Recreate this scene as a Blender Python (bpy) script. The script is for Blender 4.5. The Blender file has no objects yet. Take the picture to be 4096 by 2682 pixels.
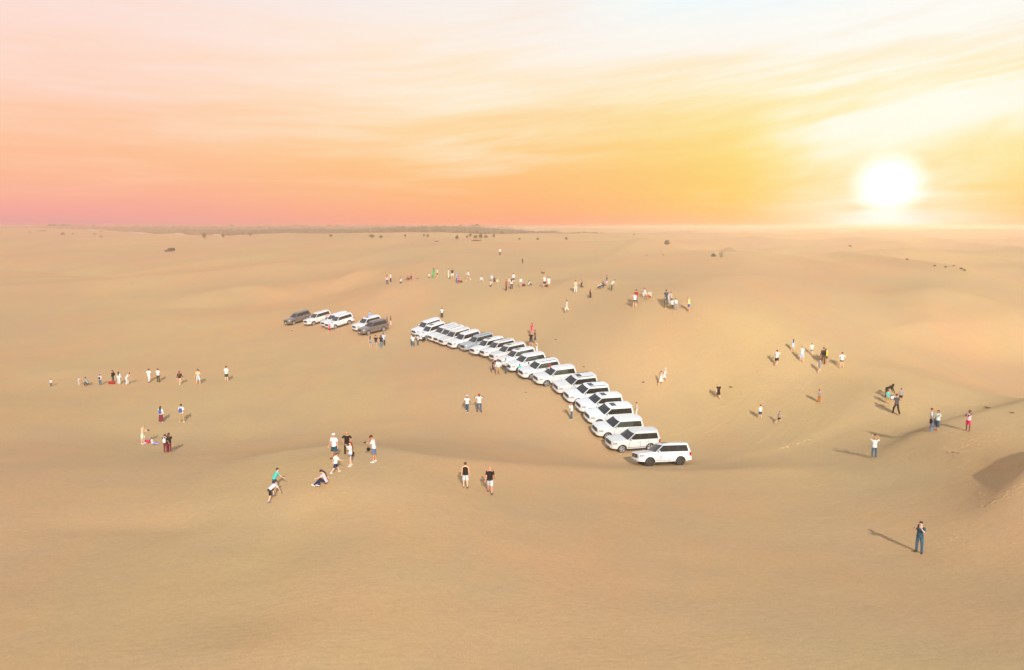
import bpy, math, random
import numpy as np
from mathutils import Vector, Matrix

random.seed(7)
rng = np.random.default_rng(11)
SC = bpy.context.scene
COL = SC.collection
R = math.radians

# ------------------------------------------------------------------ camera
CAM_Z = 20.0
FPX = 3070.0            # focal length in pixels of the 4096 px wide photograph
PITCH = R(8.08)
cam_d = bpy.data.cameras.new("camera")
cam_d.sensor_width = 36.0
cam_d.lens = 36.0 * FPX / 4096.0
cam_d.clip_start = 0.5
cam_d.clip_end = 20000.0
cam = bpy.data.objects.new("camera", cam_d)
cam.location = (0, 0, CAM_Z)
cam.rotation_euler = (R(90) - PITCH, 0, 0)
COL.objects.link(cam)
SC.camera = cam

# ------------------------------------------------------------------ colour management
SC.view_settings.view_transform = 'Standard'
SC.view_settings.look = 'None'
SC.view_settings.exposure = 0.0
SC.view_settings.gamma = 1.0
SC.view_settings.use_curve_mapping = False
SC.cycles.volume_bounces = 3
SC.cycles.max_bounces = 6
SC.cycles.diffuse_bounces = 3

# ------------------------------------------------------------------ sun: behind and a little right of the drone
SUN_EL, SUN_AZ = R(27.0), R(-10.0)     # shadows run away from the drone, 10 degrees to the left
sd = bpy.data.lights.new("sun", 'SUN')
sd.energy = 4.9
sd.angle = R(0.6)
sd.color = (1.0, 0.95, 0.86)
sun = bpy.data.objects.new("sun", sd)
travel = Vector((math.sin(SUN_AZ) * math.cos(SUN_EL), math.cos(SUN_AZ) * math.cos(SUN_EL), -math.sin(SUN_EL)))
sun.rotation_euler = travel.to_track_quat('-Z', 'Y').to_euler()
COL.objects.link(sun)


def lin(c):
    """sRGB 0..255 -> linear"""
    out = []
    for v in c[:3]:
        v = v / 255.0
        out.append(v / 12.92 if v <= 0.04045 else ((v + 0.055) / 1.055) ** 2.4)
    return tuple(out)


# ------------------------------------------------------------------ world: sunset sky
world = bpy.data.worlds.new("World")
SC.world = world
world.use_nodes = True
NT = world.node_tree
NT.nodes.clear()


class G:
    """tiny helper to write node maths"""
    def __init__(s, nt):
        s.nt = nt

    def n(s, t, **kw):
        nd = s.nt.nodes.new(t)
        for k, v in kw.items():
            setattr(nd, k, v)
        return nd

    def put(s, sock, v):
        if isinstance(v, (int, float)):
            sock.default_value = v
        elif isinstance(v, tuple):
            sock.default_value = v if len(v) == len(sock.default_value) else (*v, 1.0)
        else:
            s.nt.links.new(v, sock)

    def m(s, op, a, b=None, c=None, clamp=False):
        nd = s.n('ShaderNodeMath', operation=op, use_clamp=clamp)
        s.put(nd.inputs[0], a)
        if b is not None:
            s.put(nd.inputs[1], b)
        if c is not None:
            s.put(nd.inputs[2], c)
        return nd.outputs[0]

    def mr(s, v, a, b, c=0.0, d=1.0, smooth=True):
        nd = s.n('ShaderNodeMapRange', interpolation_type='SMOOTHSTEP' if smooth else 'LINEAR')
        for i, x in enumerate((v, a, b, c, d)):
            s.put(nd.inputs[i], x)
        return nd.outputs[0]

    def mix(s, f, a, b, blend='MIX'):
        nd = s.n('ShaderNodeMix', data_type='RGBA', blend_type=blend)
        s.put(nd.inputs[0], f)
        s.put(nd.inputs[6], a)
        s.put(nd.inputs[7], b)
        return nd.outputs[2]

    def ramp(s, v, stops, interp='B_SPLINE'):
        nd = s.n('ShaderNodeValToRGB')
        cr = nd.color_ramp
        cr.interpolation = interp
        while len(cr.elements) < len(stops):
            cr.elements.new(0.5)
        for e, (p, c) in zip(cr.elements, stops):
            e.position = p
            e.color = (*c, 1)
        s.put(nd.inputs[0], v)
        return nd.outputs[0]

    def noise(s, vec, scale, detail=4.0, rough=0.55, dist=0.0, dims='3D'):
        nd = s.n('ShaderNodeTexNoise', noise_dimensions=dims)
        s.put(nd.inputs['Vector'], vec)
        nd.inputs['Scale'].default_value = scale
        nd.inputs['Detail'].default_value = detail
        nd.inputs['Roughness'].default_value = rough
        nd.inputs['Distortion'].default_value = dist
        return nd.outputs[0]

    def vec(s, x, y, z=0.0):
        nd = s.n('ShaderNodeCombineXYZ')
        s.put(nd.inputs[0], x)
        s.put(nd.inputs[1], y)
        s.put(nd.inputs[2], z)
        return nd.outputs[0]


g = G(NT)
tc = g.n('ShaderNodeTexCoord')
sep = g.n('ShaderNodeSeparateXYZ')
NT.links.new(tc.outputs['Generated'], sep.inputs[0])
X, Y, Z = sep.outputs
SAZ, SEL = R(25.7), R(2.55)                    # where the low sun glows in the sky
el = g.m('MULTIPLY', g.m('ARCSINE', Z), 180 / math.pi)
az = g.m('MULTIPLY', g.m('ARCTAN2', X, Y), 180 / math.pi)
# angle along the horizon from the glow, 0..180
hx = g.m('MULTIPLY', X, math.sin(SAZ))
hy = g.m('MULTIPLY', Y, math.cos(SAZ))
rl = g.m('SQRT', g.m('MAXIMUM', g.m('ADD', g.m('MULTIPLY', X, X), g.m('MULTIPLY', Y, Y)), 1e-6))
daz = g.m('MULTIPLY', g.m('ARCCOSINE', g.m('MULTIPLY', g.m('DIVIDE', g.m('ADD', hx, hy), rl), 0.99999)), 180 / math.pi)
# streaky cloud field in azimuth / elevation
shear = g.m('MULTIPLY', g.m('MAXIMUM', g.m('SUBTRACT', az, -8.0), 0.0), 0.125)
elc = g.m('SUBTRACT', el, g.m('MULTIPLY', shear, g.mr(el, 0.5, 9.0)))
cv = g.vec(g.m('MULTIPLY', az, 0.055), g.m('MULTIPLY', elc, 0.55))
n1 = g.noise(cv, 1.0, 4.5, 0.48, 0.35, '2D')
cv2 = g.vec(g.m('MULTIPLY', az, 0.02), g.m('ADD', g.m('MULTIPLY', elc, 0.16), 7.3))
n2 = g.noise(cv2, 1.3, 3.0, 0.5, 0.4, '2D')
cv3 = g.vec(g.m('MULTIPLY', az, 0.16), g.m('ADD', g.m('MULTIPLY', elc, 2.1), 3.1))
n3 = g.noise(cv3, 1.0, 3.0, 0.5, 0.3, '2D')
streak = g.m('ADD', g.m('ADD', g.m('MULTIPLY', n1, 0.52), g.m('MULTIPLY', n2, 0.27)), g.m('MULTIPLY', n3, 0.21))
st = g.mr(streak, 0.36, 0.66, -1.0, 1.0, smooth=False)
# jitter the elevation with the streaks so that the colour bands break up
elj = g.m('ADD', el, g.m('MULTIPLY', st, g.mr(el, 0.5, 8.0, 0.15, 1.3)))
t = g.m('DIVIDE', elj, 90.0, clamp=True)


def stops(lst):
    return [(e / 90.0, lin(c)) for e, c in lst]


far_r = g.ramp(t, stops([(0, (228, 165, 160)), (0.8, (244, 168, 158)), (2.2, (252, 178, 152)), (4.5, (254, 195, 150)), (7.5, (254, 210, 186)), (10.5, (254, 219, 203)), (14, (253, 225, 216)), (20, (238, 226, 226)), (34, (188, 204, 224)), (60, (150, 180, 214)), (90, (140, 172, 212))]))
mid_r = g.ramp(t, stops([(0, (254, 170, 140)), (0.9, (254, 178, 130)), (2.4, (254, 190, 126)), (5, (254, 207, 140)), (7.5, (254, 225, 174)), (10.5, (255, 238, 212)), (13, (254, 243, 232)), (20, (242, 238, 238)), (34, (190, 206, 226)), (60, (150, 180, 214)), (90, (140, 172, 212))]))
near_r = g.ramp(t, stops([(0, (254, 205, 150)), (1.0, (254, 208, 122)), (2.4, (254, 215, 116)), (4.5, (254, 229, 132)), (7, (255, 240, 172)), (9.5, (255, 246, 212)), (12, (254, 248, 238)), (16, (250, 250, 250)), (22, (240, 244, 250)), (36, (194, 210, 230)), (60, (150, 180, 214)), (90, (140, 172, 212))]))
c = g.mix(g.mr(daz, 24.0, 58.0), mid_r, far_r)
c = g.mix(g.mr(daz, 4.0, 27.0), near_r, c)
# a clearer, pale blue gap high above
gap = g.m('MULTIPLY', g.m('SUBTRACT', 1.0, g.mr(g.m('ABSOLUTE', g.m('SUBTRACT', az, 15.0)), 4.0, 13.0)), g.mr(el, 12.0, 16.0))
c = g.mix(g.m('MULTIPLY', gap, 0.8), c, lin((238, 252, 255)))
# streaks: bright veils and darker amber bands, stronger near the glow
near = g.m('SUBTRACT', 1.0, g.mr(daz, 10.0, 42.0))
amp = g.m('ADD', 0.14, g.m('MULTIPLY', near, 0.72))
amp = g.m('MULTIPLY', amp, g.mr(el, 0.6, 4.0))
bright = g.m('MULTIPLY', g.m('MAXIMUM', st, 0.0), amp, clamp=True)
dark = g.m('MULTIPLY', g.m('MAXIMUM', g.m('MULTIPLY', st, -1.0), 0.0), amp, clamp=True)
c = g.mix(g.m('MULTIPLY', bright, 0.62), c, lin((255, 252, 240)))
c = g.mix(g.m('MULTIPLY', dark, 0.55), c, g.mix(0.35, c, lin((246, 190, 110)), 'MIX'))
# sun glow
sdir = (math.sin(SAZ) * math.cos(SEL), math.cos(SAZ) * math.cos(SEL), math.sin(SEL))
dx = g.m('MULTIPLY', g.m('SUBTRACT', az, 25.75), 1.0)
dy = g.m('SUBTRACT', el, 2.55)
dyj = g.m('ADD', dy, g.m('MULTIPLY', st, 0.35))
rr = g.m('SQRT', g.m('ADD', g.m('MULTIPLY', dx, dx), g.m('MULTIPLY', g.m('MULTIPLY', dyj, dyj), 1.15)))
core = g.m('SUBTRACT', 1.0, g.mr(rr, 0.8, 2.85))
halo = g.m('POWER', g.m('SUBTRACT', 1.0, g.mr(rr, 0.8, 11.0)), 1.15)
halo = g.m('MULTIPLY', halo, g.m('ADD', 0.82, g.m('MULTIPLY', st, 0.55)), clamp=True)
# broad veil up and to the left/right of the sun
up = g.m('MULTIPLY', g.m('SUBTRACT', 1.0, g.mr(g.m('ABSOLUTE', g.m('SUBTRACT', dx, g.m('MULTIPLY', dy, 0.15))), 1.0, 13.0)), g.m('MULTIPLY', g.mr(dy, 1.0, 4.5), g.m('SUBTRACT', 1.0, g.mr(dy, 5.0, 12.0, 0.0, 0.5))))
up = g.m('MULTIPLY', up, g.mr(st, -0.7, 0.5, 0.15, 0.9), clamp=True)
c = g.mix(up, c, lin((255, 254, 244)))
c = g.mix(halo, c, lin((255, 254, 232)))
low = g.m('MULTIPLY', g.m('SUBTRACT', 1.0, g.mr(g.m('ABSOLUTE', dx), 0.6, 4.2)), g.m('SUBTRACT', 1.0, g.mr(g.m('ABSOLUTE', g.m('SUBTRACT', el, 0.35)), 0.2, 0.9)))
c = g.mix(g.m('MULTIPLY', low, 0.75), c, lin((255, 252, 240)))
c = g.mix(core, c, (1.25, 1.22, 1.12))
c = g.mix(g.m('SUBTRACT', 1.0, g.mr(rr, 1.0, 1.4)), c, (250.0, 215.0, 130.0))   # the sun itself
# below the horizon the dome goes on as dim sand
c = g.mix(g.mr(el, -1.6, -0.6), lin((190, 150, 112)), c)
bg = g.n('ShaderNodeBackground')
NT.links.new(c, bg.inputs[0])
bg.inputs[1].default_value = 1.0
wo = g.n('ShaderNodeOutputWorld')
NT.links.new(bg.outputs[0], wo.inputs[0])
world.cycles.sampling_method = 'MANUAL'
world.cycles.sample_map_resolution = 1024

# ------------------------------------------------------------------ tagging and linking


def tag(o, label=None, cat=None, group=None, kind=None):
    if label: o['label'] = label
    if cat: o['category'] = cat
    if group: o['group'] = group
    if kind: o['kind'] = kind
    return o


def link(name, mesh, parent=None, mats=None, loc=None):
    o = bpy.data.objects.new(name, mesh)
    COL.objects.link(o)
    if parent is not None:
        o.parent = parent
    if loc is not None:
        o.location = loc
    if mats is not None:
        if not isinstance(mats, (list, tuple)):
            mats = [mats]
        if mesh.materials and len(mesh.materials) >= len(mats):
            for i, m_ in enumerate(mats):
                o.material_slots[i].link = 'OBJECT'
                o.material_slots[i].material = m_
        else:
            for m_ in mats:
                mesh.materials.append(m_)
    return o


def new_mesh(name, verts, faces, nslots=1, idx=None, smooth=True, sharp=40):
    me = bpy.data.meshes.new(name)
    me.from_pydata([tuple(map(float, v)) for v in verts], [], faces)
    for _ in range(nslots):
        me.materials.append(BLANK)
    if idx is not None:
        me.polygons.foreach_set('material_index', idx)
    me.polygons.foreach_set('use_smooth', [smooth] * len(me.polygons))
    me.validate()
    me.update()
    if smooth and sharp:
        me.set_sharp_from_angle(angle=R(sharp))
    return me


def empty(name, loc, rotz=0.0):
    o = bpy.data.objects.new(name, None)
    o.empty_display_size = 0.3
    o.location = loc
    o.rotation_euler = (0, 0, rotz)
    COL.objects.link(o)
    return o


# ------------------------------------------------------------------ materials
BLANK = bpy.data.materials.new("blank")
MATS = {}


def mat(name, rgb, rough=0.8, metal=0.0, noise=0.12, nscale=25.0, spec=0.5, coat=0.0, linear=False):
    if name in MATS:
        return MATS[name]
    col = rgb if linear else lin(rgb)
    m_ = bpy.data.materials.new(name)
    m_.use_nodes = True
    nt = m_.node_tree
    b = nt.nodes['Principled BSDF']
    q = G(nt)
    if noise > 0:
        t_ = q.n('ShaderNodeTexCoord')
        nz = q.noise(t_.outputs['Object'], nscale, 3.0)
        k = q.mr(nz, 0.3, 0.7, 1.0 - noise, 1.0 + noise * 0.5, smooth=False)
        hs = q.n('ShaderNodeHueSaturation')
        q.put(hs.inputs['Color'], (*col, 1.0))
        nt.links.new(k, hs.inputs['Value'])
        nt.links.new(hs.outputs[0], b.inputs['Base Color'])
    else:
        b.inputs['Base Color'].default_value = (*col, 1)
    b.inputs['Roughness'].default_value = rough
    b.inputs['Metallic'].default_value = metal
    b.inputs['Specular IOR Level'].default_value = spec
    if coat:
        b.inputs['Coat Weight'].default_value = coat
        b.inputs['Coat Roughness'].default_value = 0.08
    MATS[name] = m_
    return m_


# ------------------------------------------------------------------ terrain


def tan_dep(yT):
    return math.tan(math.atan((yT - 1341.0) / FPX) + PITCH)


def world_of(xT, yT, z):
    """point of height z seen at the pixel"""
    H = CAM_Z - z
    Yd = H / tan_dep(yT)
    depth = Yd * math.cos(PITCH) + H * math.sin(PITCH)
    return ((xT - 2048.0) / FPX * depth, Yd, z)


AN = [
 (0,2682,5.2),(1024,2682,5.6),(2048,2682,4.6),(3072,2682,4.2),(4096,2682,4.8),
 (0,2250,3.6),(500,2350,4.4),(1000,2300,5.2),(1250,2150,4.6),(1600,2250,5.4),(2048,2250,4.3),(2560,2250,3.4),(3072,2250,3.0),(3675,2211,2.6),(4096,2250,3.4),
 (1338,1837,4.9),(1497,1849,5.0),(1389,1822,4.8),(1600,1950,5.0),(1300,1945,5.0),(1700,1880,4.3),(1862,1952,3.5),(1960,1974,3.3),(2048,1890,2.4),(2300,1930,1.5),
 (2500,1905,0.6),(2800,1915,0.7),(3000,1905,0.9),(3300,1900,1.3),(2560,2050,2.0),(3100,2050,2.0),
 (0,1950,3.4),(0,2080,3.4),(400,1930,2.9),(800,1900,2.7),(900,1830,1.6),(677,1812,0.8),(573,1776,0.8),(645,1690,0.6),(728,1690,0.8),(0,1700,1.6),(200,1547,0.4),(480,1538,0.5),(906,1526,1.2),
 (0,1500,1.2),(1200,1760,1.3),(1098,1960,3.9),(1060,2060,3.9),(200,1850,2.6),(1600,1750,1.2),
 (1889,1649,1.2),(1500,1600,1.0),(2286,1680,0.5),(2427,1757,-0.4),(2599,1866,-1.6),(2713,1864,-1.5),(2485,1810,-1.0),(2358,1657,0.7),(2265,1582,1.7),
 (2184,1545,2.0),(2127,1520,2.3),(2039,1472,2.7),(1973,1430,2.8),(1838,1396,2.8),(1707,1362,3.0),(1473,1341,3.0),(1540,1331,3.2),(1176,1300,2.4),(1341,1316,2.8),
 (1200,1450,1.2),(1500,1420,1.9),(700,1400,1.0),(300,1380,1.2),(0,1350,1.6),(3300,1760,0.9),(2900,1800,0.0),
 (1650,1225,5.3),(2126,1388,3.6),(2020,1250,6.3),(2500,1310,6.6),(2656,1529,2.0),(2873,1595,1.0),(3040,1675,0.7),(3276,1610,1.5),(3115,1693,0.9),
 (1556,1137,8.6),(1640,1122,9.0),(1740,1111,9.4),(1874,1122,9.4),(2030,1160,9.1),(2185,1150,9.3),(2302,1171,9.5),(2430,1160,9.8),(2539,1231,9.4),(2600,1195,9.9),
 (2700,1240,9.2),(2755,1248,9.3),(2900,1320,8.0),(3106,1464,5.0),(3206,1449,5.4),(3366,1473,5.1),(3500,1540,5.0),(3583,1659,3.4),(3722,1719,2.9),(3860,1728,3.3),(3495,1832,1.6),
 (4000,1500,1.8),(3700,1300,6.2),(3000,1130,10.0),(3300,1180,9.8),(3700,1150,9.2),(4096,1130,8.6),(3300,1330,7.4),(4096,1300,5.6),(4096,1640,1.4),(4096,1450,2.2),(3750,1600,3.4),(3000,1250,9.4),
 (3700,1850,2.9),(4096,1700,5.0),(3960,1718,4.3),(3850,1800,4.0),(4096,1900,6.3),(4096,2080,4.6),(3900,2080,3.0),(4000,1980,4.5),(3600,1950,2.1),
 (0,1000,6.5),(0,1150,4.2),(700,1010,6.5),(700,1150,4.2),(1000,1200,3.4),(400,1090,5.2),(1100,1010,9.0),(1150,990,10.0),(1500,1030,9.3),(1300,1110,6.6),(1350,1180,4.4),(2000,1022,11.8),(2090,1055,11.0),(1750,1040,10.6),
 (2500,1060,11.8),(2800,1050,11.3),(3400,1060,9.6),(3900,1080,8.0),(2700,1130,10.8),(300,1250,2.6),(900,1290,2.2),
 (1000,965,9.6),(2000,965,10.2),(3000,965,10.0),(4000,975,9.0),(0,950,9.2),(500,940,10.0),(1500,940,10.4),(2500,935,11.0),(3500,935,10.6),
]
pts = [world_of(*a) for a in AN]
pts += [(-3500, 3500, 10.5), (0, 4500, 9), (3500, 3500, 9), (-3500, 800, 10), (3500, 800, 10), (-1800, 1800, 10), (1800, 1800, 10), (0, 2500, 10),
        (-60, -20, 6), (60, -20, 6), (0, -60, 6), (-200, -60, 7), (200, -60, 7), (-300, 100, 4), (300, 100, 6), (0, 8, 6), (-25, 12, 6), (25, 12, 6), (-900, -300, 9), (900, -300, 9), (-90, 40, 4), (100, 50, 6)]
pts = np.array(pts)
WS = 55.0


def warp(x, y):
    return np.stack([np.arcsinh(np.asarray(x, float) / WS), np.arcsinh((np.asarray(y, float) - 30) / WS)], -1)


def tps(d2):
    return 0.5 * d2 * np.log(d2 + 1e-12)


_P = warp(pts[:, 0], pts[:, 1])
_n = len(_P)
_K = tps(((_P[:, None] - _P[None]) ** 2).sum(-1)) + np.eye(_n) * 0.02
_A = np.zeros((_n + 3, _n + 3))
_A[:_n, :_n] = _K
_A[:_n, _n] = 1
_A[:_n, _n + 1:] = _P
_A[_n:, :_n] = _A[:_n, _n:].T
_W = np.linalg.solve(_A, np.concatenate([pts[:, 2], np.zeros(3)]))

_perm = rng.permutation(4096)
_gx = rng.uniform(-1, 1, 4096)


def vnoise(x, y):
    """smooth value noise, about -1..1"""
    xi = np.floor(x).astype(int); yi = np.floor(y).astype(int)
    fx = x - xi; fy = y - yi
    fx = fx * fx * fx * (fx * (fx * 6 - 15) + 10); fy = fy * fy * fy * (fy * (fy * 6 - 15) + 10)
    def h(a, b):
        return _gx[_perm[(a + _perm[b & 4095]) & 4095]]
    return (h(xi, yi) * (1 - fx) + h(xi + 1, yi) * fx) * (1 - fy) + (h(xi, yi + 1) * (1 - fx) + h(xi + 1, yi + 1) * fx) * fy


def ss(v, a, b):
    t_ = np.clip((v - a) / (b - a), 0, 1)
    return t_ * t_ * (3 - 2 * t_)


CREST = []
PADS = []


def crest(xs, ys, P0, A, wl, wr, taper):
    best = np.full(xs.shape, 1e9); side = np.zeros(xs.shape); tt = np.zeros(xs.shape)
    seg = np.hypot(*(P0[1:] - P0[:-1]).T); L = seg.sum(); acc = 0.0
    for (ax, ay), (bx, by), sl in zip(P0[:-1], P0[1:], seg):
        ux_, uy_ = (bx - ax) / sl, (by - ay) / sl
        t_ = np.clip((xs - ax) * ux_ + (ys - ay) * uy_, 0, sl)
        dx_ = xs - ax - ux_ * t_; dy_ = ys - ay - uy_ * t_
        d_ = np.hypot(dx_, dy_)
        m_ = d_ < best
        best = np.where(m_, d_, best)
        side = np.where(m_, ux_ * dy_ - uy_ * dx_, side)
        tt = np.where(m_, (acc + t_) / L, tt)
        acc += sl
    w = np.where(side > 0, wl, wr)
    e = 0.10 * w
    f = np.exp(-(np.sqrt(best ** 2 + e ** 2) - e) / w)
    return A * f * ss(tt, 0, taper) * ss(1 - tt, 0, taper)


def terrain(x, y):
    x = np.atleast_1d(np.asarray(x, float)); y = np.atleast_1d(np.asarray(y, float))
    out = np.empty(x.shape)
    for i in range(0, x.size, 20000):
        xs = x.ravel()[i:i + 20000]; ys = y.ravel()[i:i + 20000]
        q = warp(xs, ys)
        d2 = ((q[:, None] - _P[None]) ** 2).sum(-1)
        v = tps(d2) @ _W[:_n] + _W[_n] + q @ _W[_n + 1:]
        r = np.hypot(xs, ys)
        far = ss(r, 120, 290)
        # far dunes: ridged, asymmetric crests
        wx = xs + 18 * vnoise(xs / 140, ys / 140); wy = ys + 25 * vnoise(xs / 120 + 9, ys / 120)
        cu, su = math.cos(R(38)), math.sin(R(38))
        wu = wx * cu - wy * su; wv = wx * su + wy * cu
        n_a = 1 - np.abs(vnoise(wu / 85 + 3.1, wv / 230 + 1.7)) * 2.0
        n_b = 1 - np.abs(vnoise(wu / 42 + 13.1, wv / 95 + 5.7)) * 2.0
        right = 0.5 + 0.5 * ss(xs / (ys + 60), -0.15, 0.25)
        v = v + far * right * (2.6 * n_a + 2.0 * n_b) * (1 + 0.6 * ss(r, 600, 1500))
        v = v + far * 2.0 * vnoise(xs / 420 + 5, ys / 300)
        n_c = 1 - np.abs(vnoise((wx * .94 - wy * .34) / 22 + 23.1, (wx * .34 + wy * .94) / 52 + 15.7)) * 2.0
        v = v + ss(r, 150, 240) * (1 - .5 * ss(r, 300, 700)) * (.35 + .65 * ss(xs / (ys + 1e-3), .02, .30)) * 1.25 * n_c
        # gentle undulation near
        v = v + (1 - far) * ss(r, 25, 60) * .38 * vnoise(xs / 27 + 2.2, ys / 19 + 8.1)
        v = v + (1 - far) * (0.07 * vnoise(xs / 9, ys / 7) + 0.03 * vnoise(xs / 3.1, ys / 2.3))
        for (poly, A, wl, wr, taper) in CREST:
            v = v + crest(xs, ys, poly, A, wl, wr, taper)
        if PADS:
            sw = np.zeros_like(v); sp_ = np.zeros_like(v); wm = np.zeros_like(v)
            for (cx, cy, fx, fy, z0_, gf, gl) in PADS:
                a_ = (xs - cx) * fx + (ys - cy) * fy; b_ = -(xs - cx) * fy + (ys - cy) * fx
                w_ = np.exp(-((a_ / 3.0) ** 2 + (b_ / 1.9) ** 2) ** 1.6)
                sw += w_; sp_ += w_ * (z0_ + gf * a_ + gl * b_); wm = np.maximum(wm, w_)
            v = np.where(sw > 1e-4, v * (1 - wm) + wm * sp_ / np.maximum(sw, 1e-9), v)
        v = np.where(v > 13, 13 + 4 * np.tanh((v - 13) / 4), v)
        out.ravel()[i:i + 20000] = v
    return out


def tz(x, y):
    return float(terrain([x], [y])[0])


def cast(xT, yT, smax=4000.0):
    """world point of the ground that the photograph shows at this pixel"""
    td = tan_dep(yT)
    s = np.exp(np.linspace(math.log(15), math.log(smax), 1500))
    k = (xT - 2048.0) / FPX
    H = s * td
    xs = k * (s * math.cos(PITCH) + H * math.sin(PITCH))
    d = (CAM_Z - H) - terrain(xs, s)
    b = np.where(d <= 0)[0]
    if len(b) == 0:
        i = len(s) - 1
        return Vector((xs[i], s[i], tz(xs[i], s[i])))
    i = b[0]
    lo, hi = s[max(i - 1, 0)], s[i]
    ss_ = np.linspace(lo, hi, 40)
    H = ss_ * td
    xs = k * (ss_ * math.cos(PITCH) + H * math.sin(PITCH))
    d = (CAM_Z - H) - terrain(xs, ss_)
    j = int(np.argmax(d <= 0)) if (d <= 0).any() else 39
    return Vector((float(xs[j]), float(ss_[j]), tz(xs[j], ss_[j])))


# crest lines traced over the smooth base relief: (pixels, height, width left, width right, taper)
KP = [
 ([(1250, 1185), (1400, 1140), (1560, 1092), (1750, 1050), (1930, 1012)], 2.8, 8, 20, 0.3),
 ([(740, 1240), (800, 1214), (900, 1176), (1008, 1166), (1110, 1184), (1250, 1200)], 1.5, 10, 7, 0.25),
 ([(2150, 1132), (2400, 1150), (2600, 1188), (2755, 1222), (2950, 1290), (3200, 1398), (3482, 1512), (3650, 1547), (3900, 1622), (4096, 1675)], 1.3, 9, 8, 0.15),
 ([(3437, 1173), (3650, 1203), (3852, 1237), (4096, 1316), (4400, 1430)], 2.6, 13, 20, 0.35),
 ([(3560, 1180), (3783, 1136), (4096, 1081), (4300, 1050)], 1.7, 24, 16, 0.5),
 ([(2700, 1196), (2830, 1170), (2960, 1140), (3150, 1128)], 1.4, 10, 8, 0.3),
 ([(3440, 1862), (3560, 1822), (3700, 1785), (3880, 1737), (4096, 1690), (4300, 1650)], 1.7, 2.4, 9.0, 0.2),
 ([(750, 1862), (900, 1850), (1100, 1838), (1300, 1812), (1400, 1808), (1500, 1822), (1750, 1862), (2048, 1885), (2500, 1900), (2900, 1905), (3200, 1888), (3420, 1845)], 0.55, 5.0, 4.0, 0.15),
 ([(1330, 1930), (1180, 2060), (1080, 2250), (980, 2450), (930, 2682)], -0.45, 2.6, 3.4, 0.25),
 ([(3870, 2085), (3950, 2045), (4060, 1982), (4200, 1895), (4400, 1795)], 1.5, 1.3, 4.5, 0.5),
 ([(0, 2120), (250, 2090), (600, 2085), (900, 2110)], -0.35, 3.5, 3.0, 0.3),
 ([(0, 1510), (200, 1490), (500, 1478), (800, 1500)], 0.25, 6, 6, 0.3),
 ([(700, 990), (1000, 960), (1250, 955), (1500, 985)], 3.4, 40, 30, 0.3),
 ([(0, 1055), (250, 1075), (450, 1100), (700, 1095)], -2.2, 18, 16, 0.3),
]
_acc = []
for p_, A_, wl_, wr_, tp_ in KP:
    w_ = [cast(*a) for a in p_]
    P0 = np.array([(a.x, a.y) for a in w_])
    # smooth the traced line so that the crest sweeps instead of kinking
    for _ in range(2):
        Q = [P0[0]]
        for a, b_ in zip(P0[:-1], P0[1:]):
            Q += [a * .75 + b_ * .25, a * .25 + b_ * .75]
        P0 = np.array(Q + [P0[-1]])
    _acc.append((P0, A_, wl_, wr_, tp_))
CREST = _acc

# ------------------------------------------------------------------ where the cars stand: near front wheel (pixel), turn towards the viewer, slope of the beltline
AXF, AXR, WR = 1.45, -1.40, 0.41


def project(p):
    d = Vector((p[0], p[1], p[2] - CAM_Z))
    depth = d.y * math.cos(PITCH) - d.z * math.sin(PITCH)
    upc = d.y * math.sin(PITCH) + d.z * math.cos(PITCH)
    return 2048 + FPX * d.x / depth, 1341 - FPX * upc / depth


CARS = [(2599, 1866, 25, .03), (2486, 1811, 25, .07), (2427, 1758, 26, .065), (2393, 1704, 26, .07), (2357, 1660, 26, .06), (2309, 1619, 26, .07), (2265, 1583, 26, .12),
        (2185, 1546, 26, .11), (2126, 1520, 27, .155), (2076, 1492, 28, .155), (2040, 1470, 28, .18), (2008, 1449, 29, .20), (1969, 1432, 29, .19), (1929, 1423, 30, .24),
        (1889, 1407, 30, .24), (1838, 1396, 31, .23), (1802, 1385, 31, .28), (1780, 1376, 31, .28), (1756, 1368, 31, .29), (1707, 1362, 32, .32), (1690, 1345, 32, .28),
        (1176, 1300, 33, .30), (1255, 1302, 32, .28), (1325, 1309, 32, .29), (1341, 1316, 31, .30), (1450, 1326, 31, .25), (1474, 1341, 31, .24), (673, 1009, 32, .25)]
POSE = []
for px_, py_, th_, sl_ in CARS:
    w_ = cast(px_, py_)
    azc = math.degrees(math.atan2(w_.x, w_.y))
    h = R(180 - azc + th_)
    fx, fy = math.cos(h), math.sin(h); lx, ly = -fy, fx
    cx, cy = w_.x - fx * AXF - lx * .85, w_.y - fy * AXF - ly * .85
    zc = tz(cx, cy)
    gl = (tz(cx + lx, cy + ly) - tz(cx - lx, cy - ly)) / 2
    g0 = (tz(cx + fx * 1.5, cy + fy * 1.5) - tz(cx - fx * 1.5, cy - fy * 1.5)) / 3
    lo, hi = -.35, .25
    for _ in range(30):
        gf = (lo + hi) / 2
        a_ = project((cx + fx * .6 + lx * .9, cy + fy * .6 + ly * .9, zc + gf * .6 + gl * .9 + 1.25))
        b_ = project((cx - fx * 1.9 + lx * .9, cy - fy * 1.9 + ly * .9, zc - gf * 1.9 + gl * .9 + 1.25))
        sl = (a_[1] - b_[1]) / (b_[0] - a_[0])
        if sl > sl_: lo = gf
        else: hi = gf
    gf = max(min(gf, g0 + .06), g0 - .06)
    # keep the near front wheel on its pixel
    zf = w_.z
    z0_ = zf - gf * AXF - gl * .85
    POSE.append((cx, cy, fx, fy, z0_, gf, gl))
    print('car', px_, round(math.degrees(h)), 'terrain pitch %.3f used %.3f' % (g0, gf), 'dist %.0f' % w_.y)
PADS = POSE[:]
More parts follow.
